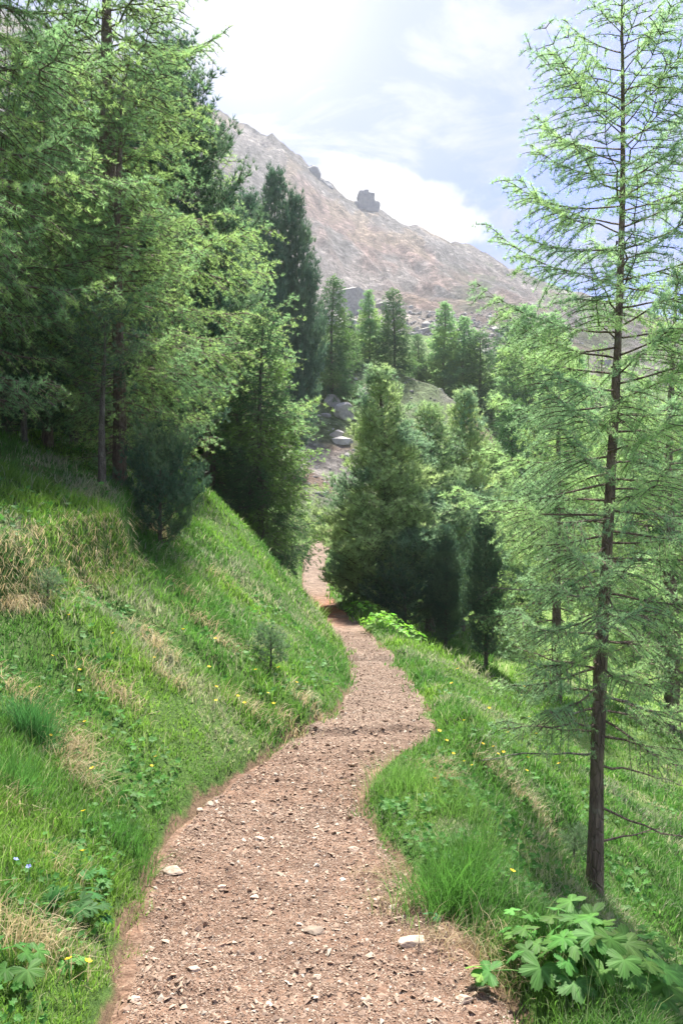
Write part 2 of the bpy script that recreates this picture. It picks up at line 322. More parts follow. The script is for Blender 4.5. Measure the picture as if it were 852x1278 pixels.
# ------------------------------------------------------------------ ground, path, hillside, mountain
def gridmesh(X, Y, Z, col=None):
    n, m_ = X.shape; mb = MB(); i = np.arange(n * m_).reshape(n, m_)
    q = np.stack([i[:-1, :-1], i[:-1, 1:], i[1:, 1:], i[1:, :-1]], -1).reshape(-1, 4)
    mb.add(np.stack([X, Y, Z], -1).reshape(-1, 3), [q], None if col is None else col.reshape(-1, 3)); return mb
xs = np.concatenate([-np.geomspace(60, 3.2, 70), np.arange(-3.15, 3.5, .05), np.geomspace(3.55, 60, 70)])
ys = np.concatenate([np.arange(-12, 1, .5), np.arange(1, 9, .05), np.geomspace(9, 45.6, 150)])
X, Y = np.meshgrid(xs, ys)
Z = height(X, Y) + fbm(X * 6, Y * 6, 71, 3) * .02 * sst(0, .3, np.abs(X - xc(Y)) - hw(Y))
pathband = sst(-.04, -.14, np.abs(X - xc(Y)) - hw(Y)); Z = Z - .035 * pathband
s_edge = np.abs(X - xc(Y)) - hw(Y)
sun_tint = sst(2.6, 6, X - xc(Y)) * sst(7, 11, Y) * .8  # sunlight on the right slope, painted into the turf colour
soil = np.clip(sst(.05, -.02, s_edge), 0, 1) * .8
gm = gridmesh(X, Y, Z, np.stack([soil, sun_tint, sun_tint * 0], -1))
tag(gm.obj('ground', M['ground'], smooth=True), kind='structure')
ty = np.concatenate([np.arange(-12, 1, .2), np.arange(1, 9, .03), np.geomspace(9, 57, 300)]); tu = np.linspace(-1, 1, 34)
TU, TY = np.meshgrid(tu, ty); edge = fbm(TY * 3 + TU * 0, TU * 0 + np.sign(TU) * 3, 21, 4) * .10
TX = xc(TY) + TU * (hw(TY) + .05 + edge)
TZ = height(TX * 0 + xc(TY), TY) + .004 + fbm(TX * 2, TY * 2, 12, 4) * .035 + .018 * (TU ** 2) - .045 * sst(.86, 1, np.abs(TU)) * 1.0 + fbm(TX * 14, TY * 14, 13, 3) * .008
red = (np.exp(-((TY - 20.5) / 3.6) ** 2) * 1.0 * sst(-.9, .1, fbm(TX * 3, TY * 1.2, 88, 3)))[..., None]
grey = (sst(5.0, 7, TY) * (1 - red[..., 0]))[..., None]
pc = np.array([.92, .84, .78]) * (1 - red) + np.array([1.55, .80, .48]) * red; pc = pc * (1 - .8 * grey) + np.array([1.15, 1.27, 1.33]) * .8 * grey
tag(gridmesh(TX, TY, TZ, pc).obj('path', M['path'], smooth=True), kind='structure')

us = np.concatenate([np.linspace(-1.5, -.5, 60, endpoint=False), np.linspace(-.5, .5, 420), np.linspace(.51, 1.5, 60)])
def strip(name, d0, d1, n, mat, colf, drop=0):
    ds = np.geomspace(d0, d1, n); U, D = np.meshgrid(us, ds); XX = U * D; ZZ = height(XX, D) - drop
    return tag(gridmesh(XX, D, ZZ, colf(XX, D, ZZ)).obj(name, mat, smooth=False), kind='structure')
def hillcol(x, y, z):
    n = fbm(x / 5, y / 5, 41, 5)[..., None]; n2 = fbm(x / 11 + 4, y / 11, 43, 4)[..., None]
    rock = np.array([.24, .22, .21]); earth = np.array([.17, .125, .10]); green = np.array([.10, .17, .05])
    c = rock + (earth - rock) * sst(-.1, .25, n)
    px = (CX + F * x / y)[..., None]
    g = np.clip(sst(.05, .25, n2) * .7 + sst(88, 108, y)[..., None] * .9 + sst(330, 250, px) + sst(56, 46, y)[..., None] * .8, 0, 1)
    return c + (green - c) * g
strip('hillside', 45.2, 175, 260, M['hill'], hillcol)
def mtcol(x, y, z):
    px = CX + F * x / y; row = CY - F * (z - EYE) / y
    grey = np.array([.27, .255, .25]); pink = np.array([.40, .285, .25]); ochre = np.array([.40, .31, .22]); green = np.array([.16, .19, .10]); pale = np.array([.42, .38, .36])
    n = fbm(x / 40, y / 70, 51, 5); n2 = fbm(x / 18 + 9, y / 50, 53, 5)
    rel = (np.interp(px, COLS, ROWS[650]) - row) / -100.      # how far below the ridge
    f = lambda a: a[..., None]
    c = grey + (pale - grey) * f(sst(-.2, .3, n))
    pk = sst(330, 390, px) * sst(720, 600, px) * sst(.08, .25, rel) * sst(1.15, .6, rel + n * .5)
    c = c + (pink - c) * f(np.clip(pk * sst(-.35, .15, n2 + n * .4 + .1), 0, 1))
    oc = sst(.12, .3, n2 + n * .5) * sst(1.5, .4, rel) * .7
    c = c + (ochre - c) * f(oc)
    g = np.clip(sst(.02, .2, fbm(x / 26, y / 26, 57, 5)) * sst(540, 620, px) * .85 + sst(230, 190, y) * .75 * sst(.0, .15, fbm(x / 20, y / 20, 59, 4) + .1), 0, 1)
    c = c + (green - c) * f(g)
    cr = sst(.10, .02, rel) * sst(450, 400, px)
    return (c + (grey * .8 - c) * f(cr)) * .50
strip('mountain', 170, 760, 420, M['far'], mtcol, .3)
# plain beyond and around, so that the land reaches the horizon
mb = MB(); a_ = np.linspace(-880, 880, 41); AX, AY = np.meshgrid(a_, a_)
tag(gridmesh(AX, AY, -26 - .0 * AX + fbm(AX / 300, AY / 300, 8, 3) * 8, np.ones(AX.shape + (3,)) * np.array([.12, .17, .07])).obj('valley_floor', M['hill'], smooth=True), kind='structure')

# rock tower on the ridge
def rock_mesh(rng, size, blocky=.5, subdiv=2, flat=1.0):
    import bmesh
    bm = bmesh.new(); bmesh.ops.create_icosphere(bm, subdivisions=subdiv, radius=1)
    v = np.array([p.co[:] for p in bm.verts]); f = np.array([[q.index for q in p.verts] for p in bm.faces]); bm.free()
    for _ in range(int(9 + 4 * blocky)):               # chop flat faces off
        nrm = rng.normal(size=3); nrm /= np.linalg.norm(nrm); k = rng.uniform(.5, .8)
        dd = v @ nrm - k; v = v - np.outer(np.maximum(dd, 0), nrm)
    v = v * (1 + rng.uniform(-.05, .05, (len(v), 1)))
    return v * np.array(size) * np.array([1, 1, flat]), f
rng = np.random.default_rng(7)
mb = MB()
for (px, dpx, ht, wd) in ((450, 0, 32, 6), (456, 2, 34, 7), (462, 0, 29, 7), (468, 0, 16, 8), (445, 0, 14, 6)):
    x = (px - CX) / F * 640; z0 = EYE + (CY - 275) / F * 640
    v, f = rock_mesh(rng, (1, 1, 1), 0, 4); v = np.sign(v) * np.abs(v) ** .28 * np.array([wd * .42, 7, ht * .52]); v += np.stack([fbm(v[:, 2] / 4, v[:, 1] / 4, 3, 4), v[:, 0] * 0, fbm(v[:, 0] / 3, v[:, 1] / 4, 8, 4)], 1) * 2.2
    mb.add(v + np.array([x, 640, z0 + 6]), [f])
tag(mb.obj('rock_tower', M['crag']), 'grey blocky rock tower standing up from the mountain ridge line under the cloud', 'rock tower')
# small crags along the left ridge, one thing each
crags = [(372, 205, 7, 'first and highest grey crag on the ridge above the reddish scree'), (388, 216, 9, 'rounded grey crag on the ridge left of the rock tower, above the pink scar'), (405, 230, 8, 'last grey crag on the ridge before the notch left of the rock tower')]
for px, row, sz, lab in crags:
    d = 636; x = (px - CX) / F * d; mb = MB(); v, f = rock_mesh(rng, (sz, sz, sz * .9), 1, 3); mb.add(v, [f])
    o = mb.obj('ridge_crag', M['crag']); o.location = (x, d, EYE + (CY - row) / F * d - sz * .3); tag(o, lab, 'crag', 'crags along the mountain ridge')

# ------------------------------------------------------------------ conifers
def frames(ax, rng):                                  # rotation matrices whose z axis is ax
    ax = ax / (np.linalg.norm(ax, axis=1, keepdims=True) + 1e-9)
    r = rng.normal(size=ax.shape); a = np.cross(ax, r); a /= np.linalg.norm(a, axis=1, keepdims=True) + 1e-9
    b = np.cross(ax, a); return np.stack([a, b, ax], 2)
def tmpl_tri(dirs, base, ln, wd, rng):
    V = []; Fc = []
    for i, (d, b) in enumerate(zip(dirs, base)):
        d = d / np.linalg.norm(d); s = np.cross(d, rng.normal(size=3)); s /= np.linalg.norm(s)
        L = ln * rng.uniform(.75, 1.15)
        V += [b - s * wd / 2, b + s * wd / 2, b + d * L]; Fc.append([3 * i, 3 * i + 1, 3 * i + 2])
    return np.array(V), np.array(Fc)
def t_rosette(rng, n=10, wd=.1):                      # a larch short-shoot
    th = rng.uniform(0, 2 * math.pi, n); ph = rng.uniform(.35, 1.35, n)
    d = np.stack([np.sin(ph) * np.cos(th), np.sin(ph) * np.sin(th), np.cos(ph)], 1)
    return tmpl_tri(d, np.zeros((n, 3)), 1, wd, rng)
def t_shoot(rng, n=12, wd=.09):                       # a spruce shoot
    th = rng.uniform(0, 2 * math.pi, n); ph = rng.uniform(.5, 1.0, n); h = rng.uniform(0, .75, n)
    d = np.stack([np.sin(ph) * np.cos(th), np.sin(ph) * np.sin(th), np.cos(ph)], 1)
    return tmpl_tri(d, np.stack([h * 0, h * 0, h], 1), .42, wd, rng)
def t_brush(rng, n=12, wd=.075):                      # a stone-pine brush
    th = rng.uniform(0, 2 * math.pi, n); ph = rng.uniform(.15, 1.15, n)
    d = np.stack([np.sin(ph) * np.cos(th), np.sin(ph) * np.sin(th), np.cos(ph)], 1)
    return tmpl_tri(d, np.zeros((n, 3)), .9, wd, rng)
def scatter(mb, tmpls, P, A, sz, rng, tint, tv=.22):
    P = np.array(P); A = np.array(A); n = len(P); which = rng.integers(0, len(tmpls), n)
    sz = np.asarray(sz) * rng.uniform(.7, 1.25, n)
    Fm = frames(A, rng)
    for k, (tv_, tf) in enumerate(tmpls):
        s = which == k; m_ = s.sum()
        if not m_: continue
        V = np.einsum('nij,vj->nvi', Fm[s], tv_) * sz[s][:, None, None] + P[s][:, None, :]
        nv = len(tv_); Fa = (tf[None] + (np.arange(m_) * nv)[:, None, None]).reshape(-1, tf.shape[1])
        c = np.asarray(tint)[s] if np.ndim(tint) == 2 else np.broadcast_to(tint, (m_, 3))
        c = c * (1 + rng.uniform(-tv, tv, (m_, 1)))
        mb.add(V.reshape(-1, 3), [Fa], np.repeat(c, nv, 0))
def tube(mb, P, rad, sides=6, rng=None, col=None):
    P = np.asarray(P, float); n = len(P); T = np.gradient(P, axis=0); T /= np.linalg.norm(T, axis=1, keepdims=True) + 1e-9
    up = np.array([0, 0, 1.]) if abs(T[:, 2]).mean() < .8 else np.array([0, 1., 0])
    a = np.cross(T, up); a /= np.linalg.norm(a, axis=1, keepdims=True) + 1e-9; b = np.cross(T, a)
    th = np.arange(sides) / sides * 2 * math.pi
    r = np.asarray(rad)[:, None] * (np.ones((n, sides)) if rng is None else rng.uniform(.86, 1.14, (n, sides)))
    V = P[:, None] + r[..., None] * (np.cos(th)[None, :, None] * a[:, None] + np.sin(th)[None, :, None] * b[:, None])
    i = np.arange(n * sides).reshape(n, sides); j = np.roll(i, -1, 1)
    q = np.stack([i[:-1], j[:-1], j[1:], i[1:]], -1).reshape(-1, 4)
    fs = [q, i[-1][None]]
    mb.add(V.reshape(-1, 3), fs, col)
def conifer(seed, kind, H, Rf, nb, mat, bark, size, tw_step, tf_step, r0, low=.12, tints=((1, 1, 1),), lean=(0, 0), bare=.25, dens=1, needles=None, wd=None, az_bias=None, twigs=True, droop=1.0, side=None):
    """trunk mesh with its limbs, crown mesh with every needle tuft"""
    rng = np.random.default_rng(seed); wood = MB(); crown = MB()
    nz = 22; t = np.linspace(0, 1, nz)
    sway = np.stack([np.sin(t * 5 + seed) * .012 * H * t + lean[0] * t, np.cos(t * 4 + seed) * .012 * H * t + lean[1] * t, t * H], 1)
    rr = r0 * (1 - t) ** .8 + .004; rr[0] *= 1.35; rr[1] *= 1.08
    sway[0, 2] -= .25
    tube(wood, sway, rr, 10, rng)
    P, A, SZ = [], [], []
    def at(tt): return np.array([np.interp(tt, t, sway[:, k]) for k in range(3)])
    for i in range(nb):
        u = (i + rng.uniform(0, 1)) / nb; tt = low + (1 - low) * u ** .92 * .985
        az = i * 2.39996 + rng.uniform(-.5, .5)
        L = Rf((tt - low) / (1 - low)) * rng.uniform(.68, 1.18)
        if side is not None: L *= side(az, tt)
        if L < .05: continue
        o = at(tt); h = np.array([math.cos(az), math.sin(az), 0])
        k = 9; f = np.linspace(0, 1, k); je = rng.normal(0, .13)
        if kind == 'larch': e0 = np.interp(tt, [0, .35, .75, 1], [-.28, -.05, .35, 1.0]) * droop + je; zc = L * (e0 * f - .30 * (1 - tt) * f ** 1.5 + .30 * f ** 3.2)
        elif kind == 'spruce': e0 = np.interp(tt, [0, .4, .8, 1], [-.35, -.12, .3, 1.0]); zc = L * (e0 * f - .30 * np.sin(f * 2.6) * (1 - tt) + .22 * f ** 3)
        else: e0 = np.interp(tt, [0, .4, .8, 1], [.0, .25, .7, 1.5]); zc = L * (e0 * f * .6 + .35 * f ** 2)
        wig = np.cumsum(rng.normal(0, .05, k)) * L * .6; sdv = np.array([-h[1], h[0], 0])
        pts = o + np.outer(f * L, h) + np.outer(zc, [0, 0, 1]) + np.outer(wig, sdv)
        tube(wood, pts, (r0 * .15 * (1 - tt) ** .5 + .0035) * (1 - f * .88) * min(1, L / .6 + .3), 4)
        tan = np.gradient(pts, axis=0)
        # twigs off the limb
        nt_ = max(2, int(L * (1 - bare) / tw_step))
        segs = []
        for q in range(nt_):
            fb = bare + (1 - bare) * (q + rng.uniform(.2, .8)) / nt_
            p0 = np.array([np.interp(fb, f, pts[:, c_]) for c_ in range(3)]); tg = np.array([np.interp(fb, f, tan[:, c_]) for c_ in range(3)]); tg /= np.linalg.norm(tg)
            for sgn in ((1, -1) if dens >= 1 else (rng.choice([1, -1]),)):
                lt = (L * .42 * (1 - fb) ** .7 * (1.0 if kind != 'pine' else .85) + L * .07 + size * 1.2) * rng.uniform(.6, 1.2)
                dr = {'larch': -.30, 'spruce': -.38, 'pine': .25}[kind] + rng.normal(0, .18)
                dv = tg * .75 + sdv * sgn * rng.uniform(.6, 1.0) + np.array([0, 0, dr]); dv /= np.linalg.norm(dv)
                g = np.linspace(0, 1, 4)[:, None]
                sag = {'larch': -.28, 'spruce': -.18, 'pine': .22}[kind]
                tp = p0 + dv * g * lt + np.array([0, 0, 1]) * (sag * lt * g ** 2)
                if twigs: tube(wood, tp, np.array([1, .8, .6, .3]) * (r0 * .05 + .0015), 3)
                segs.append((tp, lt))
        fo = np.linspace(max(bare, .3), 1, 5); mp = np.stack([np.interp(fo, f, pts[:, c_]) for c_ in range(3)], 1); segs.append((mp, L * .7))
        for tp, lt in segs:
            m_ = max(2, int(lt / tf_step)); gg = rng.uniform(.05, 1, m_) * (len(tp) - 1)
            gg[0] = len(tp) - 1
            pp = np.stack([np.interp(gg, np.arange(len(tp)), tp[:, c_]) for c_ in range(3)], 1)
            td = tp[-1] - tp[0]; td = td / (np.linalg.norm(td) + 1e-9)
            if kind == 'larch': ax = rng.normal(0, 1, (m_, 3)) + np.array([0, 0, .5]) + td * .5
            elif kind == 'spruce': ax = td + rng.normal(0, .42, (m_, 3))
            else: ax = td * .5 + rng.normal(0, .45, (m_, 3)) + np.array([0, 0, .75])
            P.append(pp + rng.normal(0, size * .25, (m_, 3))); A.append(ax); SZ.append(np.full(m_, size))
    # leader
    m_ = max(6, int(H * .12 / tf_step)); zt = rng.uniform(.88, 1, m_)
    P.append(np.stack([np.interp(zt, t, sway[:, c_]) for c_ in range(3)], 1)); A.append(rng.normal(0, .5, (m_, 3)) + [0, 0, .9]); SZ.append(np.full(m_, size))
    P = np.concatenate(P); A = np.concatenate(A); SZ = np.concatenate(SZ)
    tn = np.array(tints, float)
    f = sst(.35, .65, vnoise(P[:, 0] * 2.2 / max(size * 9, .5) + seed, P[:, 2] * 2.2 / max(size * 9, .5), seed))
    tcol = tn[0] * (1 - f[:, None]) + tn[-1] * f[:, None]
    fn = {'larch': t_rosette, 'spruce': t_shoot, 'pine': t_brush}[kind]
    nn = needles or {'larch': 9, 'spruce': 12, 'pine': 12}[kind]; ww = wd or {'larch': .13, 'spruce': .10, 'pine': .10}[kind]
    scatter(crown, [fn(rng, nn, ww) for _ in range(6)], P, A, SZ, rng, tcol)
    return wood.mesh('trunk', bark), crown.mesh('crown', mat)
PROTO = {}
def proto(key, **kw):
    PROTO[key] = (conifer(**kw), kw['H'])
def tree(key, name, px, d, top, label, cat, group=None, rz=0, wide=1.0, y0=None):
    (tm, cm), H = PROTO[key]
    x = (px - CX) / F * d; z = H1(x, d) if y0 is None else y0
    Ht = EYE + (CY - top) / F * d - z
    s = max(Ht / H, .02 * d / H * 1.0); e = empty(name, (x, d, z), label, cat, group, rz); e.scale = (s * wide, s * wide, s)
    for nm, me in (('trunk', tm), ('crown', cm)):
        o = bpy.data.objects.new(nm, me); C.objects.link(o); o.parent = e
    return e
cone = lambda a, p=.8: (lambda t: a * (1 - t) ** p + .04)
def bulge(a, k=.35, p=.75): return lambda t: a * min(1, .55 + t / k * .45) * (1 - max(0, (t - k)) / (1 - k + 1e-6)) ** p + .05
# prototypes
print('protos')
LT = ((.85, .95, .85), (1.2, 1.15, .8))
proto('larch_big', seed=11, kind='larch', H=12.0, Rf=bulge(2.3, .25, .8), nb=150, mat=M['larch'], bark=M['bark'], size=.062, tw_step=.12, tf_step=.036, r0=.17, low=.05, tints=LT, bare=.18, needles=11, wd=.095)
proto('larch_mid', seed=12, kind='larch', H=8.0, Rf=bulge(1.6, .25, .8), nb=110, mat=M['larch'], bark=M['bark'], size=.07, tw_step=.13, tf_step=.045, r0=.11, low=.08, tints=LT, bare=.15, needles=11, wd=.10)
proto('larch_far', seed=13, kind='larch', H=10.0, Rf=bulge(1.9, .2, .85), nb=90, mat=M['larch'], bark=M['bark'], size=.20, tw_step=.2, tf_step=.075, r0=.13, low=.06, tints=LT, bare=.1, needles=7, wd=.22, twigs=False)
proto('spruce_mid', seed=21, kind='spruce', H=7.0, Rf=bulge(1.6, .14, .85), nb=130, mat=M['spruce'], bark=M['greybark'], size=.13, tw_step=.11, tf_step=.05, r0=.11, low=.09, tints=((.8, .85, .8), (1.5, 1.35, .8)), bare=.12)
proto('spruce_far', seed=22, kind='spruce', H=10.0, Rf=cone(2.0, .85), nb=110, mat=M['spruce'], bark=M['greybark'], size=.32, tw_step=.2, tf_step=.1, r0=.14, low=.04, tints=((.9, .95, .9), (1.4, 1.3, .9)), bare=.08, twigs=False)
proto('pine_mid', seed=31, kind='pine', H=7.0, Rf=bulge(1.5, .18, .85), nb=230, mat=M['pine'], bark=M['greybark'], size=.14, tw_step=.12, tf_step=.055, r0=.12, low=.02, tints=((.95, 1.05, 1.1), (1.8, 1.65, 1.3)), bare=.25)
proto('pine_mid2', seed=32, kind='pine', H=6.5, Rf=bulge(1.4, .25, .8), nb=190, mat=M['pine'], bark=M['greybark'], size=.14, tw_step=.15, tf_step=.06, r0=.12, low=.05, tints=((.8, .9, .9), (1.3, 1.3, 1.0)), bare=.3)
proto('pine_dark', seed=33, kind='pine', H=10.0, Rf=bulge(2.1, .35, .6), nb=150, mat=M['darkpine'], bark=M['greybark'], size=.19, tw_step=.17, tf_step=.075, r0=.17, low=.08, tints=((.85, .95, .95), (1.25, 1.25, 1.1)), bare=.2)
proto('pine_far', seed=34, kind='pine', H=12.0, Rf=bulge(2.2, .3, .75), nb=120, mat=M['darkpine'], bark=M['greybark'], size=.36, tw_step=.26, tf_step=.12, r0=.2, low=.05, tints=((.9, 1, 1), (1.2, 1.2, 1.1)), bare=.15, twigs=False)
proto('pine_young', seed=35, kind='pine', H=3.2, Rf=bulge(1.25, .4, .6), nb=26, mat=M['darkpine'], bark=M['greybark'], size=.085, tw_step=.15, tf_step=.06, r0=.065, low=.46, tints=((.8, .9, .85), (1.3, 1.3, 1.0)), bare=.35)
proto('pine_shrub', seed=36, kind='pine', H=1.6, Rf=bulge(1.0, .3, .4), nb=40, mat=M['darkpine'], bark=M['greybark'], size=.12, tw_step=.11, tf_step=.045, r0=.05, low=.03, tints=((.8, .9, .85), (1.35, 1.3, 1.0)), bare=.25)
proto('seedling', seed=37, kind='pine', H=.34, Rf=bulge(.10, .3, .6), nb=16, mat=M['darkpine'], bark=M['greybark'], size=.055, tw_step=.05, tf_step=.02, r0=.008, low=.15, tints=((1, 1, .9), (1.3, 1.3, 1.0)), bare=.2, needles=16, wd=.05)

GL = 'conifers on the steep left bank'; GF = 'far conifers on and behind the rocky ridge'; GR = 'larches behind the foreground larch'; GP = 'stone pines below the path'
T = [
 ('larch_big', 'larch_tree', -45, 7.6, -560, 'huge larch hanging over the left bank at the near left edge of the wood', 'larch tree', GL, .4, 1.1),
 ('larch_big', 'larch_tree', 140, 10.5, -330, 'tall thin-crowned larch whose top sprays stand against the white sky, upper left', 'larch tree', GL, 2.2, 1.05),
 ('larch_mid', 'larch_tree', 262, 20, 165, 'soft green larch with a thin dark trunk standing right behind the sunlit crest', 'larch tree', GL, 1.1, 1.15),
 ('larch_mid', 'larch_tree', 150, 9.2, 60, 'bright green larch between the huge larch and the dark stone pine', 'larch tree', GL, 3.6, 1.15),
 ('larch_mid', 'larch_tree', 298, 23, 262, 'pale larch between the crest larch and the spruce, filling the gap below the dark pines', 'larch tree', GL, 5.1, 1.25),
 ('pine_dark', 'stone_pine', 215, 14.5, 62, 'broad dark stone pine rising above the larches with the mountain beside it', 'pine tree', GL, 0.3, 0.95),
 ('pine_dark', 'stone_pine', 60, 16, 60, 'dark stone pine deep in the wood behind the huge larch', 'pine tree', GL, 2.0, .95),
 ('pine_shrub', 'dwarf_pine', 5, 9.0, 455, 'shaded dwarf pine at the left frame edge above the straw ledge', 'pine shrub', GL, 2, 1.4),
 ('pine_dark', 'stone_pine', 92, 11.5, 330, 'low dark stone pine behind the young pine with the bare trunk', 'pine tree', GL, 2, 1.5),
 ('pine_young', 'young_pine', 30, 8.6, 400, 'shaded young pine nearest the left frame edge, under the huge larch', 'pine tree', GL, 2, 1.3),
 ('pine_dark', 'stone_pine', 20, 12.5, 250, 'dense dark stone pine filling the shade between the huge larch and the young pine', 'pine tree', GL, 5.3, 1.2),
 ('larch_mid', 'larch_tree', 60, 9.6, 120, 'mid green larch between the huge larch and its bright neighbour', 'larch tree', GL, .2, 1.0),
 ('spruce_mid', 'spruce_tree', 255, 23, 360, 'shaded spruce behind the thin-trunked crest larch', 'spruce tree', GL, 1, 1.1),
 ('pine_dark', 'stone_pine', -60, 12, 140, 'dark stone pine at the left edge uphill of the huge larch', 'pine tree', GL, 4.0, 1.0),
 ('pine_dark', 'stone_pine', 130, 20, 120, 'shaded stone pine highest up the wooded bank, seen between nearer crowns', 'pine tree', GL, 4.6, 1.0),
 ('spruce_mid', 'spruce_tree', 326, 19, 385, 'dark green spruce with yellow-green tips beside the path bend', 'spruce tree', GL, 0, 0.95),
 ('spruce_mid', 'spruce_tree', 300, 20.5, 430, 'narrow shaded spruce just left of the tall spruce at the path bend', 'spruce tree', GL, 2, .8),
 ('pine_young', 'young_pine', 128, 8.3, 395, 'young dark pine with bare lower trunk on the shaded terrace', 'pine tree', GL, 0, 1.15),
 ('pine_shrub', 'dwarf_pine', 200, 8.8, 560, 'low dwarf pine spreading over the terrace below the young pine', 'pine shrub', GL, 1, 0.7),
 ('pine_shrub', 'dwarf_pine', 52, 11.5, 455, 'dusky dwarf pine in deep shade under the huge larch', 'pine shrub', GL, 3, 1.3),
 ('pine_far', 'stone_pine', 341, 56, 222, 'tallest dark blue-green stone pine against the mountain, left of its companion', 'pine tree', GF, 0, 0.62),
 ('pine_far', 'stone_pine', 312, 58, 250, 'dark stone pine half hidden behind the left larches, next to the tallest far pine', 'pine tree', GF, 1, 0.8),
 ('pine_far', 'stone_pine', 371, 57, 252, 'dark stone pine with lighter top, right one of the high far pair', 'pine tree', GF, 2, 0.55),
 ('spruce_far', 'spruce_tree', 414, 72, 347, 'slender dark spruce on the ridge under the big scree', 'spruce tree', GF, 0, 1.2),
 ('spruce_far', 'spruce_tree', 436, 78, 392, 'short spruce on the ridge in the dip right of the slender dark spruce', 'spruce tree', GF, 1, 1.2),
 ('larch_far', 'larch_tree', 461, 84, 363, 'light green larch, left of the ridge pair', 'larch tree', GF, 0, 1.25),
 ('spruce_far', 'spruce_tree', 492, 82, 362, 'pointed blue-green spruce, right of the ridge pair', 'spruce tree', GF, 2, 1.4),
 ('spruce_far', 'spruce_tree', 522, 92, 418, 'small spruce standing alone between the ridge pair and the larch group', 'spruce tree', GF, 3, 1.3),
 ('larch_far', 'larch_tree', 553, 92, 378, 'bright larch at the left of the group right of the green meadow', 'larch tree', GF, 2, 1.35),
 ('larch_far', 'larch_tree', 577, 90, 396, 'darker larch in the middle of the group right of the green meadow', 'larch tree', GF, 3, 1.5),
 ('spruce_far', 'spruce_tree', 598, 88, 416, 'dark spruce at the right of the group right of the green meadow', 'spruce tree', GF, 4, 1.5),
 ('spruce_far', 'spruce_tree', 630, 95, 404, 'dark spruce between the larch group and the pale larch tips', 'spruce tree', GF, 5, 1.4),
 ('larch_far', 'larch_tree', 655, 82, 382, 'pale larch with twin look rising behind the near larch twigs', 'larch tree', GF, 1, 1.4),
 ('larch_far', 'larch_tree', 688, 78, 392, 'pale larch close left of the near larch trunk, far off', 'larch tree', GF, 4, 1.5),
 ('pine_mid', 'stone_pine', 478, 21.5, 466, 'sunlit stone pine beside the path, tallest of its group', 'pine tree', GP, 0, 1.3),
 ('pine_mid2', 'stone_pine', 536, 23.5, 512, 'stone pine standing directly right of the sunlit tallest one beside the path', 'pine tree', GP, 1, 1.15),
 ('pine_mid', 'stone_pine', 574, 27, 494, 'pointed stone pine behind the group, below the grey ridge', 'pine tree', GP, 2, 1.1),
 ('pine_mid2', 'stone_pine', 612, 29, 560, 'low stone pine behind the bright larch sprays', 'pine tree', GP, 3, 1.0),
 ('pine_dark', 'stone_pine', 556, 19.5, 660, 'dark bushy pine in the shaded hollow below the path', 'pine tree', GP, 3, 0.8),
 ('pine_dark', 'stone_pine', 606, 18.5, 640, 'dark bushy pine in the hollow nearest to the larch sprays', 'pine tree', GP, 1, 0.75),
 ('pine_shrub', 'dwarf_pine', 505, 20, 705, 'low dark pine shrub at the foot of the sunlit stone pine', 'pine shrub', GP, 1, 1.0),
 ('spruce_mid', 'spruce_tree', 440, 44, 600, 'small hazy spruce right of the vanishing path', 'spruce tree', GP, 1, 0.8),
 ('larch_mid', 'larch_tree', 694, 17, 408, 'full green larch left of and behind the near trunk', 'larch tree', GR, 0.5, 0.95),
 ('larch_mid', 'larch_tree', 745, 22, 430, 'larch directly behind the near trunk, lower in the hollow', 'larch tree', GR, 1.9, 0.8),
 ('larch_mid', 'larch_tree', 838, 19, 330, 'tall larch right of the near trunk with hanging sprays', 'larch tree', GR, 2.9, 1.15),
 ('larch_big', 'larch_tree', 960, 11.5, 150, 'big larch reaching in from beyond the right edge', 'larch tree', GR, 4.1, 0.5),
 ('spruce_far', 'spruce_tree', 640, 34, 500, 'dark spruce in the hollow behind the full green larch', 'spruce tree', GR, 3, .9),
 ('spruce_far', 'spruce_tree', 800, 36, 480, 'dark spruce in the hollow behind the tall right larch', 'spruce tree', GR, 3, .9),
 ('larch_far', 'larch_tree', 715, 45, 440, 'distant larch in the hollow between the near trunk and the full green larch', 'larch tree', GR, 3, 0.8),
 ('larch_far', 'larch_tree', 860, 50, 420, 'distant larch at the right edge of the hollow', 'larch tree', GR, 3, 1.0),
]
for k_, nm, px, d, top, lab, cat, grp, rz, wide in T: tree(k_, nm, px, d, top, lab, cat, grp, rz, wide)

# the near larch, built for itself
print('near larch')
LX, LD = (741 - CX) / F * 5.2, 5.2; LZ = H1(LX, LD)
LH = EYE + (CY + 12) / F * LD - LZ
def near_R(t): return float(np.interp(t, [0, .12, .3, .5, .62, .8, .92, 1], [.62, .88, .92, .86, .80, .74, .42, .08]))
near_side = lambda az, tt: 1.0
(tm, cm) = conifer(seed=5, kind='larch', H=LH, Rf=near_R, nb=122, mat=M['larch'], bark=M['bark'], size=.031, tw_step=.05, tf_step=.0145, r0=.047, low=.17, tints=((1.0, 1.04, 1.1), (1.3, 1.27, 1.1)), bare=.24, needles=10, wd=.10, lean=(.20, 0), droop=.9, side=near_side)
e = empty('larch_tree', (LX, LD, LZ), 'near larch with slim dark trunk, standing alone on the right slope', 'larch tree')
for nm, me in (('trunk', tm), ('crown', cm)):
    o = bpy.data.objects.new(nm, me); C.objects.link(o); o.parent = e
rng = np.random.default_rng(91)
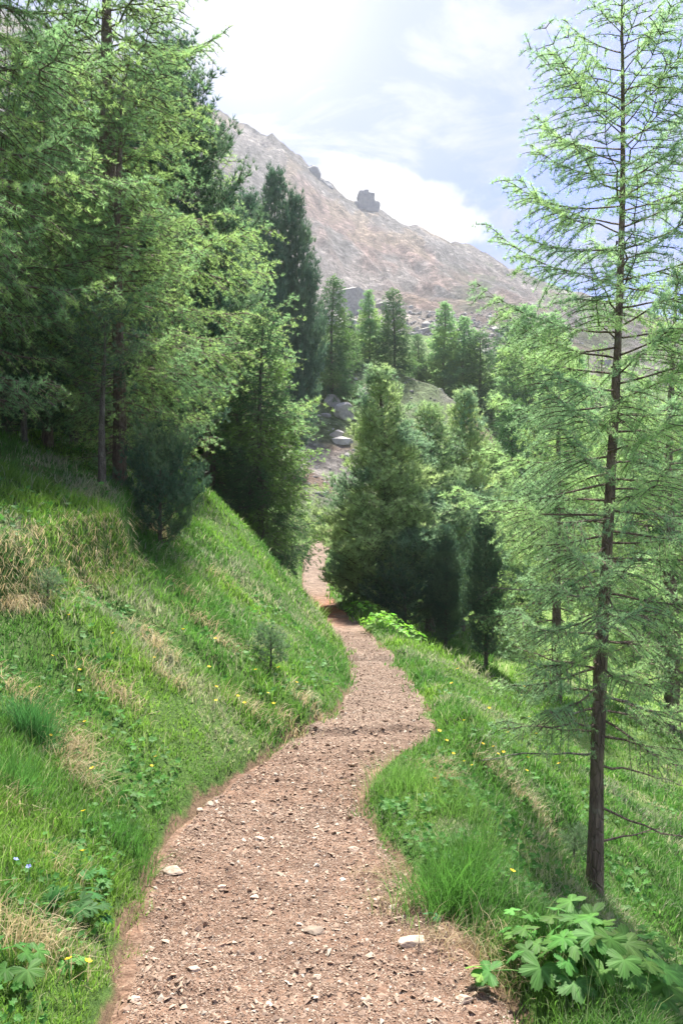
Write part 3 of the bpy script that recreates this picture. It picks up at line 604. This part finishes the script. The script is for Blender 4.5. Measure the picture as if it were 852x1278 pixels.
for zf, az, L, sl_ in ((.10, .1, 1.0, -.45), (.145, 0.5, .9, -.28), (.16, 2.9, .75, -.1), (.19, 3.6, .8, .05), (.22, -.35, 1.05, -.3), (.25, 2.6, .6, .2), (.28, .3, .8, -.1), (.33, 3.3, .9, .08), (.37, -.2, .7, .12), (.06, 0.2, .45, .1), (.42, 3.0, .8, .1), (.31, 4.4, .7, -.1)):
    mb = MB(); k = 9; f = np.linspace(0, 1, k); h = np.array([math.cos(az), math.sin(az), 0])
    wig = np.cumsum(rng.normal(0, .035, (k, 3)), 0) * L * .5; wig[0] = 0
    o0 = np.array([.20 * zf, 0, zf * LH]); pts = o0 + np.outer(f * L, h) + np.outer(sl_ * L * f ** 1.2, [0, 0, 1]) + wig
    tube(mb, pts, .0085 * (1 - f * .85) + .0008, 5)
    for q in range(9):
        fb = rng.uniform(.2, .98); p0 = np.array([np.interp(fb, f, pts[:, c_]) for c_ in range(3)]); dv = h + rng.normal(0, .8, 3); dv /= np.linalg.norm(dv)
        lt = rng.uniform(.08, .3) * (1.1 - fb * .6); g = np.linspace(0, 1, 5)[:, None]; tp = p0 + dv * g * lt + np.cumsum(rng.normal(0, .008, (5, 3)), 0) * g
        tube(mb, tp, np.linspace(.0026, .0007, 5), 3)
    mb.obj('dead_branch', M['deadwood'] if rng.random() < .45 else M['bark'], e)

# ------------------------------------------------------------------ hillside boulders
rng = np.random.default_rng(17)
for px, row, w_, lab in ((433, 522, 1.5, 'pale angular boulder on the scree above the path end'), (412, 505, 1.0, 'grey boulder on the scree left of the pale angular boulder'), (455, 498, 1.3, 'rounded grey boulder higher on the scree, right of the pale one'), (420, 545, .8, 'small boulder low on the scree under the pale one'), (405, 350, 6, 'grey rock outcrop between the far spruces and the mountain')):
    x, y, z = ray(px, row, 40, 170); mb = MB(); v, f = rock_mesh(rng, (w_, w_ * .8, w_ * .75), 1, 3); mb.add(v, [f])
    o = mb.obj('boulder', M['boulder']); o.location = (x, y, z + w_ * .15); tag(o, lab, 'boulder', 'boulders on the rocky hillside')
# scree blocks on the hillside and mountain foot: uncountable rubble
mb = MB(); tv, tf = [], None
base = [rock_mesh(rng, (1, .9, .7), 1, 1) for _ in range(5)]
def rubble(mb, X_, Y_, sz, col):
    Z_ = height(X_, Y_)
    for i in range(len(X_)):
        v, f = base[i % 5]; a = rng.uniform(0, 6.28); c_, s_ = math.cos(a), math.sin(a)
        vv = v * sz[i] * rng.uniform(.6, 1.2, 3); vv = np.stack([vv[:, 0] * c_ - vv[:, 1] * s_, vv[:, 0] * s_ + vv[:, 1] * c_, vv[:, 2]], 1)
        mb.add(vv + [X_[i], Y_[i], Z_[i]], [f], col[i])
n = 1500; D = rng.uniform(50, 90, n); PXs = rng.uniform(340, 720, n); X_ = (PXs - CX) / F * D
rubble(mb, X_, D, rng.pareto(2.5, n) * .12 + .08, np.tile(rng.uniform(.6, 1.3, (n, 1)), 3))
n = 900; D = rng.uniform(170, 300, n); PXs = rng.normal(560, 70, n); X_ = (PXs - CX) / F * D
rubble(mb, X_, D, rng.pareto(2.2, n) * .5 + .4, np.tile(rng.uniform(.6, 1.3, (n, 1)), 3))
tag(mb.obj('rubble', M['boulder']), 'grey scree rubble strewn over the hillside below the mountain', 'scree', kind='stuff')

# ------------------------------------------------------------------ gravel and stones of the path
print('gravel')
def gravel(n, seed):
    rng = np.random.default_rng(seed)
    ly = np.where(rng.random(n) < .35, rng.uniform(math.log(1.6), math.log(4.5), n), rng.uniform(math.log(1.6), math.log(16), n)); y = np.exp(ly); t = np.clip(rng.normal(0, .62, n), -1.05, 1.05); t = np.where(rng.random(n) < .55, rng.uniform(-1.08, 1.08, n), t)
    x = xc(y) + t * (hw(y) + .02)
    sz = (.0025 + rng.pareto(2.6, n) * .0020).clip(0, .018) * np.clip(y / 4, .85, 1.3)
    z = height(xc(y), y) + .004 + fbm(x * 2, y * 2, 12, 4) * .035 + .018 * t ** 2 + fbm(x * 14, y * 14, 13, 3) * .008 - .045 * sst(.86, 1, np.abs(t))
    V0 = np.array([[1, 0, 0], [-1, 0, 0], [0, 1, 0], [0, -1, 0], [0, 0, .7], [0, 0, -.7]], float); Fq = np.array([[0, 2, 4], [2, 1, 4], [1, 3, 4], [3, 0, 4], [2, 0, 5], [1, 2, 5], [3, 1, 5], [0, 3, 5]])
    V = V0[None] * rng.uniform(.55, 1.3, (n, 6, 1)) + rng.normal(0, .22, (n, 6, 3)); V = V * rng.uniform(.6, 1.2, (n, 1, 3)) * np.array([1, 1, .5])
    Fm = frames(np.stack([rng.normal(0, .5, n), rng.normal(0, .5, n), np.ones(n)], 1), rng)
    V = np.einsum('nij,nvj->nvi', Fm, V) * sz[:, None, None] + np.stack([x, y, z + sz * .25], 1)[:, None]
    pal = np.array([[.42, .29, .22], [.50, .37, .29], [.36, .25, .19], [.66, .58, .50], [.38, .26, .20], [.56, .43, .34]])
    c = pal[rng.choice(6, n, p=[.26, .2, .2, .07, .17, .10])] * rng.uniform(.65, 1.15, (n, 1)) * np.array([.76, .74, .71])
    mb = MB(); mb.add(V.reshape(-1, 3), [(Fq[None] + (np.arange(n) * 6)[:, None, None]).reshape(-1, 3)], np.repeat(c, 6, 0)); return mb
tag(gravel(220000, 3).obj('gravel', M['gravel']), 'loose reddish brown gravel spread over the footpath', 'gravel', kind='stuff')
rng = np.random.default_rng(29)
SG = 'pale stones lying on the footpath'
STONES = [  # px, row, half-width px, tone, label
 (323, 1051, 9, 1.5, 'white flat stone in the middle of the path where it narrows'),
 (262, 1011, 8, 1.0, 'tan stone against the left grass edge of the path, larger of two'),
 (250, 1018, 6, .95, 'smaller tan stone touching the left grass edge beside a larger one'),
 (216, 1099, 15, .95, 'long flat pinkish stone sunk in the path near its left edge'),
 (190, 1081, 6, 1.2, 'small pale stone at the left edge above the long flat pink stone'),
 (278, 1113, 6, 1.5, 'little white and dark stone in the upper middle of the near path'),
 (393, 1168, 15, .55, 'long flat stone bedded in the centre of the near path'),
 (242, 1221, 9, 1.1, 'squarish tan stone lower left on the near path'),
 (168, 1262, 7, 1.6, 'white stone on the path at the bottom left, by the grass'),
 (336, 1262, 6, 1.4, 'small light stone at the bottom centre of the path'),
 (318, 1125, 6, 1.4, 'small whitish stone just right of the little white and dark stone'),
 (517, 1185, 21, 1.2, 'big pale flat stone at the right edge of the path by the mound'),
 (603, 1243, 8, 1.5, 'white stone at the lower right corner of the path'),
 (440, 1066, 8, 1.2, 'pale oblong stone at the foot of the grassy mound'),
 (395, 1224, 6, 1.3, 'small pale stone at the lower centre, below the long flat stone'),
 (470, 1130, 6, 1.2, 'small pale stone between the mound foot and the big flat stone'),
 (316, 1004, 5, 1.2, 'small round stone on the path behind the white flat stone'),
 (580, 1262, 14, 1.0, 'grey flat stone in the grass fringe at the bottom right'),
 (545, 1262, 8, 1.1, 'buff stone left of the grey flat stone at the bottom right'),
]
for px, row, hwp, tone, lab in STONES:
    x, y, z = ray(px, row); s_ = hwp / F * y; mb = MB(); v, f = rock_mesh(rng, (s_ * 1.05, s_ * rng.uniform(.6, .9), s_ * rng.uniform(.35, .5)), 1, 3)
    mb.add(v, [f], np.array([1, .97, .93]) * tone); o = mb.obj('stone', M['stone'], smooth=False); tt_ = float(np.clip((x - xc(y)) / (hw(y) + .05), -1, 1)); zt_ = H1(float(xc(y)), y) + .004 + float(fbm(np.array([x * 2]), np.array([y * 2]), 12, 4)[0]) * .035 + .018 * tt_ ** 2 - .045 * float(sst(.86, 1, abs(tt_)))
    o.location = (x, y, max(z, zt_) + s_ * .16); o.rotation_euler = (rng.uniform(-.1, .1), 0, rng.uniform(-.5, .5)); tag(o, lab, 'stone', SG)
# timber risers of the two steps
# ------------------------------------------------------------------ grass
print('grass')
def blades(n, pos, rng, hgt, wid, lean_dir=None, lean=.5, tint=None, nseg=3, spread=None):
    """n blades at pos (n,3): curved ribbons tapering to a point"""
    az = rng.uniform(0, 2 * math.pi, n); L = hgt * rng.uniform(.55, 1.25, n); W = wid * rng.uniform(.7, 1.3, n)
    d = np.stack([np.cos(az), np.sin(az)], 1)
    if lean_dir is not None: d = d * .95 + lean_dir * .75; d /= np.linalg.norm(d, axis=1, keepdims=True) + 1e-9
    b = np.abs(rng.normal(lean, .25, n)).clip(.05, 1.5)
    fa = rng.uniform(0, 2 * math.pi, n); side = np.stack([np.cos(fa), np.sin(fa), np.zeros(n)], 1)
    V = []; ks = np.linspace(0, 1, nseg + 1)
    for k in ks:
        ang = b * k; hx = L * k * np.sin(ang * 1.1); hz = L * k * np.cos(ang * 1.1)
        c = pos + np.stack([d[:, 0] * hx, d[:, 1] * hx, hz - .01], 1)
        if k < 1: w_ = (W * (1 - k ** 1.6) / 2)[:, None]; V += [c - side * w_, c + side * w_]
        else: V.append(c)
    V = np.stack(V, 1); m_ = V.shape[1]; o = (np.arange(n) * m_)[:, None]
    Q = np.concatenate([o + np.array([2 * i, 2 * i + 1, 2 * i + 3, 2 * i + 2]) for i in range(nseg - 1)]); Tt = o + np.array([m_ - 3, m_ - 2, m_ - 1])
    return V.reshape(-1, 3), [Q, Tt], np.repeat(tint, m_, 0) if tint is not None else None
def drymap(x, y):                                     # where last year's straw shows
    return fbm(x * 1.6, y * 1.6, 77, 4)
def grass(ntuft, per, d0, d1, u0, u1, seed, hgt, wid, keep_dry):
    rng = np.random.default_rng(seed)
    D = np.exp(rng.uniform(math.log(d0), math.log(d1), ntuft)); U = rng.uniform(u0, u1, ntuft); x = U * D; y = D
    e_ = np.abs(x - xc(y)) - hw(y); ok = e_ > -.03 + rng.uniform(0, .06, ntuft) + fbm(x * 3.5, y * 3.5, 91, 4) * .12
    bare = fbm(x * 2.3, y * 2.3, 101, 4); ok &= bare < .44 + rng.uniform(-.1, .1, ntuft)
    x, y, e_ = x[ok], y[ok], e_[ok]; n = len(x)
    hh = hgt * (.55 + .9 * sst(-.3, .3, fbm(x * 1.3, y * 1.3, 111, 3))) * np.interp(e_, [0, .25], [.8, 1]) * np.clip(y / 5, .95, 1.4)
    left = x < xc(y)
    X_ = np.repeat(x, per); Y_ = np.repeat(y, per); rad = np.repeat(.028 * np.clip(y / 4, .8, 3), per)
    X_ = X_ + rng.normal(0, 1, n * per) * rad; Y_ = Y_ + rng.normal(0, 1, n * per) * rad
    Z_ = height(X_, Y_)
    ld = np.where(np.repeat(left, per)[:, None], [[.7, -.3]], [[.6, -.3]])
    g1 = sst(-.25, .25, fbm(x * .9, y * .9, 121, 4))[:, None]
    col = np.array([[.75, .9, .8]]) * (1 - g1) + np.array([[1.35, 1.25, .9]]) * g1
    col = col * rng.uniform(.75, 1.25, (n, 1)); col = np.repeat(col, per, 0) * rng.uniform(.8, 1.2, (n * per, 1))
    dryp = np.repeat(sst(.12, .34, drymap(x, y)) * .7 + .07, per); isd = rng.random(n * per) < dryp
    col[isd] = np.array([2.9, 1.5, 4.2]) * rng.uniform(.7, 1.2, (isd.sum(), 1))
    wv = wid * np.clip(Y_ / 3, .8, 6)
    return blades(n * per, np.stack([X_, Y_, Z_], 1), rng, np.repeat(hh, per), wv, ld, .55, col, 3)
mb = MB()
v, f, c = grass(44000, 10, 1.5, 16, -.75, .75, 1, .075, .0042, 0); mb.add(v, f, c)
v, f, c = grass(7000, 9, 16, 46, -.7, .7, 2, .16, .006, 0); mb.add(v, f, c)
rng = np.random.default_rng(8); n = 1500; D = np.exp(rng.uniform(.5, 2.5, n)); x = rng.uniform(-.6, .6, n) * D; ok = np.abs(x - xc(D)) - hw(D) > .06; x, D = x[ok], D[ok]; n = len(x)
v, f, c = blades(n, np.stack([x, D, height(x, D)], 1), rng, .24, np.full(n, .0022) * np.clip(D / 3, .9, 3), np.array([[.2, -.1]]), .35, np.array([[2.4, 1.5, 3.0]]) * rng.uniform(.6, 1.1, (n, 1)), 4); mb.add(v, f, c)
tag(mb.obj('grass', M['grass']), 'bright green mountain grass covering the banks either side of the path', 'grass', kind='stuff')
# low herb leaves in the sward
def herbs(n, seed, px0, px1):
    rng = np.random.default_rng(seed); D = np.exp(rng.uniform(math.log(1.7), math.log(11), n)); U = rng.uniform(px0, px1, n); x = U * D; y = D
    cl = vnoise(x * 3.1, y * 3.1, 131) > .55; e_ = np.abs(x - xc(y)) - hw(y); ok = cl & (e_ > .06); x, y = x[ok], y[ok]; n = len(x)
    a = np.linspace(0, 2 * math.pi, 11)[:-1]; r = np.where(np.arange(10) % 2 == 0, 1, .62); V0 = np.concatenate([[[0, 0, -.12]], np.stack([np.cos(a) * r, np.sin(a) * r, 0 * a], 1)])
    Ff = np.array([[0, 1 + i, 1 + (i + 1) % 10] for i in range(10)])
    P = np.stack([x, y, height(x, y) + rng.uniform(.02, .07, n)], 1); A = rng.normal(0, .45, (n, 3)) + [0, -.3, 1]
    mb = MB(); scatter(mb, [(V0, Ff)], P, A, .014 * np.clip(y / 3, .8, 2.2), rng, np.array([[.62, .72, .68]]).repeat(n, 0), .3); return mb
tag(herbs(16000, 4, -.7, .7).obj('ground_cover', M['leafy']), 'small round-leaved herbs growing low among the grass', 'ground cover', kind='stuff')

# dry straw hanging over the turf ledge and in patches
rng = np.random.default_rng(44); mb = MB()
def straw(pts, n, r, hgt, mb, lean=1.1, down=(1, -.6), tone=1.0, wid=.0035):
    for (px, row) in pts:
        x0, y0, z0 = ray(px, row); k = y0 / 4
        x = x0 + rng.normal(0, r * .9, n); y = y0 + rng.normal(0, r * .55, n); z = height(x, y)
        col = np.array([[1, .95, .85]]) * tone * rng.uniform(.65, 1.25, (n, 1))
        v, f, c = blades(n, np.stack([x, y, z + .01], 1), rng, hgt, np.full(n, wid * max(.8, k)), np.array([down]), lean, col, 3); mb.add(v, f, c)
straw([(8, 742), (25, 728), (42, 716), (60, 708), (80, 700), (100, 694), (118, 692), (138, 690), (155, 690), (200, 668), (188, 660), (14, 756), (0, 752)], 90, .085, .20, mb, 1.9, tone=1.1)
straw([(95, 625)], 60, .12, .16, mb, 1.6, tone=.7)
straw([(190, 800), (196, 815), (250, 780), (232, 745), (300, 885), (205, 850), (150, 880), (320, 900), (360, 905), (285, 810), (130, 860), (10, 870), (35, 880), (265, 720), (380, 880)], 90, .10, .17, mb, 1.0)
straw([(85, 925), (95, 945), (90, 965), (100, 980)], 150, .085, .17, mb, 1.1, tone=.9)
straw([(20, 1165), (45, 1180), (60, 1190), (30, 1195), (8, 1010), (60, 1090)], 85, .08, .14, mb, .8)
straw([(560, 975), (540, 960), (620, 975), (650, 1000), (665, 1015), (680, 1035), (600, 955), (560, 1190), (590, 1200), (620, 1215), (545, 1180), (500, 1140), (475, 1100), (650, 1230)], 80, .07, .14, mb, .9, (.8, -.5), tone=.8)
tag(mb.obj('dry_grass', M['dry']), 'last year\'s bleached straw hanging over the turf ledge and in patches', 'dry grass', kind='stuff')

# single big tussocks
def tussock(px, row, n, hgt, r, label, tone, mat='grass', down=(.4, -.3), ln=.55):
    x0, y0, z0 = ray(px, row); mb = MB()
    x = rng.normal(0, r, n); y = rng.normal(0, r, n); z = height(x + x0, y + y0) - z0
    dr = np.stack([x, y], 1) / r * .6 + np.array(down)
    v, f, c = blades(n, np.stack([x, y, z], 1), rng, hgt, np.full(n, .0028), dr, ln, np.array([tone]) * rng.uniform(.7, 1.3, (n, 1)), 4); mb.add(v, f, c)
    o = mb.obj('grass_tussock', M[mat]); o.location = (x0, y0, z0); tag(o, label, 'grass tussock', 'large grass tussocks on both banks')
tussock(45, 925, 900, .26, .05, 'tall blue-green grass tussock on the left bank above the tan straw fan', (.5, .75, .95))
tussock(22, 990, 500, .22, .06, 'mid green tussock at the left frame edge below the blue-green one', (.7, .9, .9))
tussock(555, 1130, 1100, .22, .09, 'dense bright tussock on the path-side mound, right of the path', (.9, 1.1, .9))
tussock(500, 985, 700, .22, .10, 'loose arching tussock on the far side of the mound', (1.2, 1.2, 1.2))
tussock(590, 1080, 700, .20, .10, 'dark green tussock between the mound and the larch trunk', (.8, .95, .8))
tussock(160, 1060, 500, .16, .06, 'soft tussock overhanging the left path edge', (.9, 1.1, .9))
tussock(575, 1010, 500, .20, .10, 'coarse tussock on the upper rim of the right slope scar', (1, 1, 1))

# ------------------------------------------------------------------ leafy plants
def palmate(lobes=5, seed=0):
    rng = np.random.default_rng(seed); pts = []; nn = 96
    for i in range(nn + 1):
        a = -2.55 + 5.1 * i / nn
        c_ = abs(math.cos(a / 5.1 * math.pi * lobes)) ** .6
        r = (.42 + .58 * c_ * (1 - .18 * abs(a) / 2.55)) * (1 + .07 * math.sin(i * 2.0)) * rng.uniform(.97, 1.03)
        pts.append((math.sin(a) * r, math.cos(a) * r, .10 * c_ * r - .22 * r * r + .02 * math.sin(a * 9)))
    V = np.array([(0, 0, 0)] + [tuple(np.array(p) * .5) for p in pts] + pts); n = len(pts)
    Tt = np.array([[0, 1 + i + 1, 1 + i] for i in range(n - 1)]); Q = np.array([[1 + i, 2 + i, n + 2 + i, n + 1 + i] for i in range(n - 1)])
    V[1:n + 1, 2] = np.array([p[2] for p in pts]) * .45 + .03
    return V, [Tt, Q]
def leafy(px, row, n, size, hgt, spread, label, seed, lobes=5, tone=(1, 1, 1), grp=None, name='leafy_plant', flop=.5):
    rng = np.random.default_rng(seed); x0, y0, z0 = ray(px, row); e = empty(name, (x0, y0, z0), label, 'plant', grp)
    lf, st = MB(), MB()
    for i in range(n):
        a = i * 2.4 + rng.uniform(-.4, .4); r = spread * math.sqrt((i + .5) / n) * rng.uniform(.8, 1.15); x, y = math.cos(a) * r, math.sin(a) * r
        gz = H1(x0 + x, y0 + y) - z0; z = max(gz, gz * .6) + hgt * rng.uniform(.55, 1.1) * (1 - .35 * (r / spread) ** 2)
        g = np.linspace(0, 1, 6)[:, None]; P = np.array([x * .25, y * .25, min(0, gz * .25) - .01]) * (1 - g) + np.array([x, y, z]) * g; P[:, 2] += np.sin(g[:, 0] * math.pi) * hgt * .12
        tube(st, P, np.linspace(.0045, .0025, 6) * size / .1, 5)
        V, Ff = palmate(lobes, seed + i); s = size * rng.uniform(.65, 1.2); th = a - math.pi / 2 + rng.uniform(-.5, .5); tilt = -flop * rng.uniform(.3, 1.2)
        V = V * s; cy_, sy = math.cos(tilt), math.sin(tilt); V = np.stack([V[:, 0], V[:, 1] * cy_ - V[:, 2] * sy, V[:, 1] * sy + V[:, 2] * cy_], 1)
        roll = rng.normal(0, .25); V = np.stack([V[:, 0] * math.cos(roll) + V[:, 2] * math.sin(roll), V[:, 1], -V[:, 0] * math.sin(roll) + V[:, 2] * math.cos(roll)], 1)
        V = np.stack([V[:, 0] * math.cos(th) - V[:, 1] * math.sin(th), V[:, 0] * math.sin(th) + V[:, 1] * math.cos(th), V[:, 2]], 1)
        nv = len(V); hlf = (nv - 1) // 2; vein = np.ones(nv); ang = np.linspace(-2.55, 2.55, hlf); vein[1:1 + hlf] = 1 + .35 * (np.abs(np.cos(ang / 5.1 * math.pi * lobes)) > .93); vein[0] = 1.4; vein[1 + hlf:] = rng.uniform(.75, 1.1, nv - 1 - hlf)
        lf.add(V + P[-1], Ff, np.array(tone)[None] * (vein * rng.uniform(.6, 1.3))[:, None] * np.array([rng.uniform(.85, 1.25), 1, 1]))
    st.obj('stem', M['leafy'], e, True); lf.obj('foliage', M['leafy'], e, True); return e
BL = 'broad-leaved plants at the path edges'
leafy(705, 1215, 26, .060, .15, .22, 'lush broad-leaved plant with lobed leaves directly below the larch trunk', 1, tone=(.72, .76, .75), grp=BL)
leafy(800, 1262, 34, .066, .22, .27, 'biggest broad-leaved clump filling the bottom right corner', 2, tone=(.72, .76, .75), grp=BL)
leafy(765, 1195, 20, .062, .13, .19, 'broad-leaved plant behind the corner clump, right of the larch base', 3, tone=(.6, .7, .8), grp=BL)
leafy(840, 1225, 24, .064, .20, .20, 'broad-leaved plant touching the right frame edge', 4, tone=(.72, .76, .75), grp=BL)
leafy(765, 1240, 26, .062, .20, .2, 'broad-leaved plant between the corner clump and the lush one', 31, tone=(.8, .8, .7), grp=BL)
leafy(650, 1175, 6, .045, .10, .08, 'small lobed plant left of the lush one below the larch', 5, tone=(.9, 1, .9), grp=BL)
leafy(100, 1150, 14, .040, .10, .11, 'dark geranium-like plant beside the path at the lower left', 6, 7, (.35, .5, .55), BL)
leafy(120, 1110, 8, .035, .08, .08, 'small geranium-like plant just above the dark one, lower left', 7, 7, (.45, .6, .6), BL)
leafy(88, 1208, 4, .04, .05, .04, 'pale three-leaf plant in bare soil at the lower left', 8, 5, (1.0, 1.1, 1.1), BL)
leafy(22, 1225, 8, .045, .09, .09, 'leafy plant in the bottom left corner of the bank', 9, 5, (.5, .65, .55), BL)
leafy(160, 1008, 7, .04, .07, .10, 'lobed plant in the grass near the top of the left verge curve', 10, 5, (.55, .7, .6), BL)
leafy(540, 1160, 4, .035, .05, .04, 'silvery blue-green herb at the foot of the mound by the big flat stone', 11, 7, (.9, 1.0, 1.9), BL)
leafy(594, 1241, 4, .03, .09, .03, 'tiny bright plant on the gravel at the lower right', 12, 5, (1.2, 1.2, .9), BL)
for i, (px, row, lab) in enumerate([(455, 768, 'leafy bush on the path edge nearest the sunlit stone pine'), (478, 785, 'bright leafy bush second along the edge under the stone pine'), (505, 800, 'leafy bush third along the edge, where the dark hollow begins')]):
    leafy(px, row, 70, .06, .34, .50, lab, 20 + i, 3, (1.5, 1.5, .7), 'bushes under the stone pines', 'leafy_bush')
# seedlings of pine
tree('seedling', 'pine_seedling', 338, ray(338, 838)[1], 795, 'tiny pine seedling standing alone in the left bank grass', 'pine seedling', None, 0, 1.2)
tree('seedling', 'pine_seedling', 716, ray(716, 1085)[1], 1045, 'tiny pine seedling in the grass close to the larch trunk', 'pine seedling', None, 2, 1.2)
tree('seedling', 'pine_seedling', 60, ray(60, 752)[1], 722, 'tiny pine seedling at the turf ledge on the far left', 'pine seedling', None, 1, 1.4)

# flowers
def flower_mesh(col):
    mb = MB(); st = MB()
    for i in range(5):
        a = i * 1.2566; V = np.array([[0, 0, 0], [math.cos(a - .5), math.sin(a - .5), .35], [math.cos(a) * 1.25, math.sin(a) * 1.25, .45], [math.cos(a + .5), math.sin(a + .5), .35]]); mb.add(V, [np.array([[0, 1, 2, 3]])])
    tube(st, [(0, 0, -12), (.6, .2, -6), (0, 0, 0)], [.22, .2, .18], 4)
    return mb.mesh('petals', M[col]), st.mesh('stem', M['leafy'])
FY, FB = flower_mesh('yellow'), flower_mesh('blue')
def flower(px, row, label, grp, fm=FY, s=.008):
    x, y, z = ray(px, row); s = s * max(1, y / 4.0)
    e = empty('yellow_flower' if fm is FY else 'blue_flower', (x, y, z), label, 'flower', grp)
    for nm, me in zip(('petals', 'stem'), fm):
        o = bpy.data.objects.new(nm, me); C.objects.link(o); o.parent = e; o.scale = (s, s, s); o.location = (0, 0, s * 12); o.rotation_euler = (.35, .1, px * .7)
rng = np.random.default_rng(66)
for px, row, lab in ((86, 1253, 'yellow buttercup at the very bottom left, left of a pair'), (110, 1254, 'yellow buttercup at the very bottom left, right of a pair'), (103, 1104, 'yellow flower above the dark geranium-like plant'), (104, 1050, 'yellow flower in the left verge grass above the geranium plants'), (115, 992, 'yellow flower on the left verge, below the tan straw fan'), (639, 1127, 'yellow flower on the grass left of the larch base'), (548, 942, 'yellow flower on top of the path-side mound')):
    flower(px, row, lab, 'single yellow flowers', s=.010)
flower(36, 1120, 'pale blue flower on the left bank, left of another blue one', 'blue flowers', FB); flower(20, 1110, 'pale blue flower nearest the left frame edge', 'blue flowers', FB)
for i in range(24):
    px = rng.uniform(10, 400); row = rng.uniform(790, 1000) if px < 250 else rng.uniform(810, 905)
    x, y, z = ray(px, row)
    if abs(x - xc(y)) - hw(y) < .12: continue
    flower(px, row, 'tiny yellow flower dotted in the green left bank', 'yellow dots on the left bank', s=.008)
for i in range(26):
    px = rng.uniform(540, 700); row = rng.uniform(850, 1000)
    x, y, z = ray(px, row)
    if abs(x - xc(y)) - hw(y) < .15: continue
    flower(px, row, 'tiny yellow flower dotted on the right slope grass', 'yellow dots on the right slope', s=.008)

# ------------------------------------------------------------------ haze
mb = MB(); lo, hi = (-1250, -900, -45), (1250, 900, 620)
V = np.array([[x, y, z] for x in (lo[0], hi[0]) for y in (lo[1], hi[1]) for z in (lo[2], hi[2])], float)
mb.add(V, [np.array([[0, 1, 3, 2], [4, 6, 7, 5], [0, 4, 5, 1], [2, 3, 7, 6], [0, 2, 6, 4], [1, 5, 7, 3]])])
hm = bpy.data.materials.new('haze'); hm.use_nodes = True; t = hm.node_tree; t.nodes.clear()
pv = N(t, 'ShaderNodeVolumePrincipled'); pv.inputs['Color'].default_value = (.86, .91, 1, 1); pv.inputs['Density'].default_value = .00033; pv.inputs['Anisotropy'].default_value = .0
mo = t.nodes.new('ShaderNodeOutputMaterial'); t.links.new(pv.outputs[0], mo.inputs['Volume'])
tag(mb.obj('haze', hm), 'pale mountain haze', 'haze', kind='stuff')
print('verts', sum(len(m.vertices) for m in bpy.data.meshes))
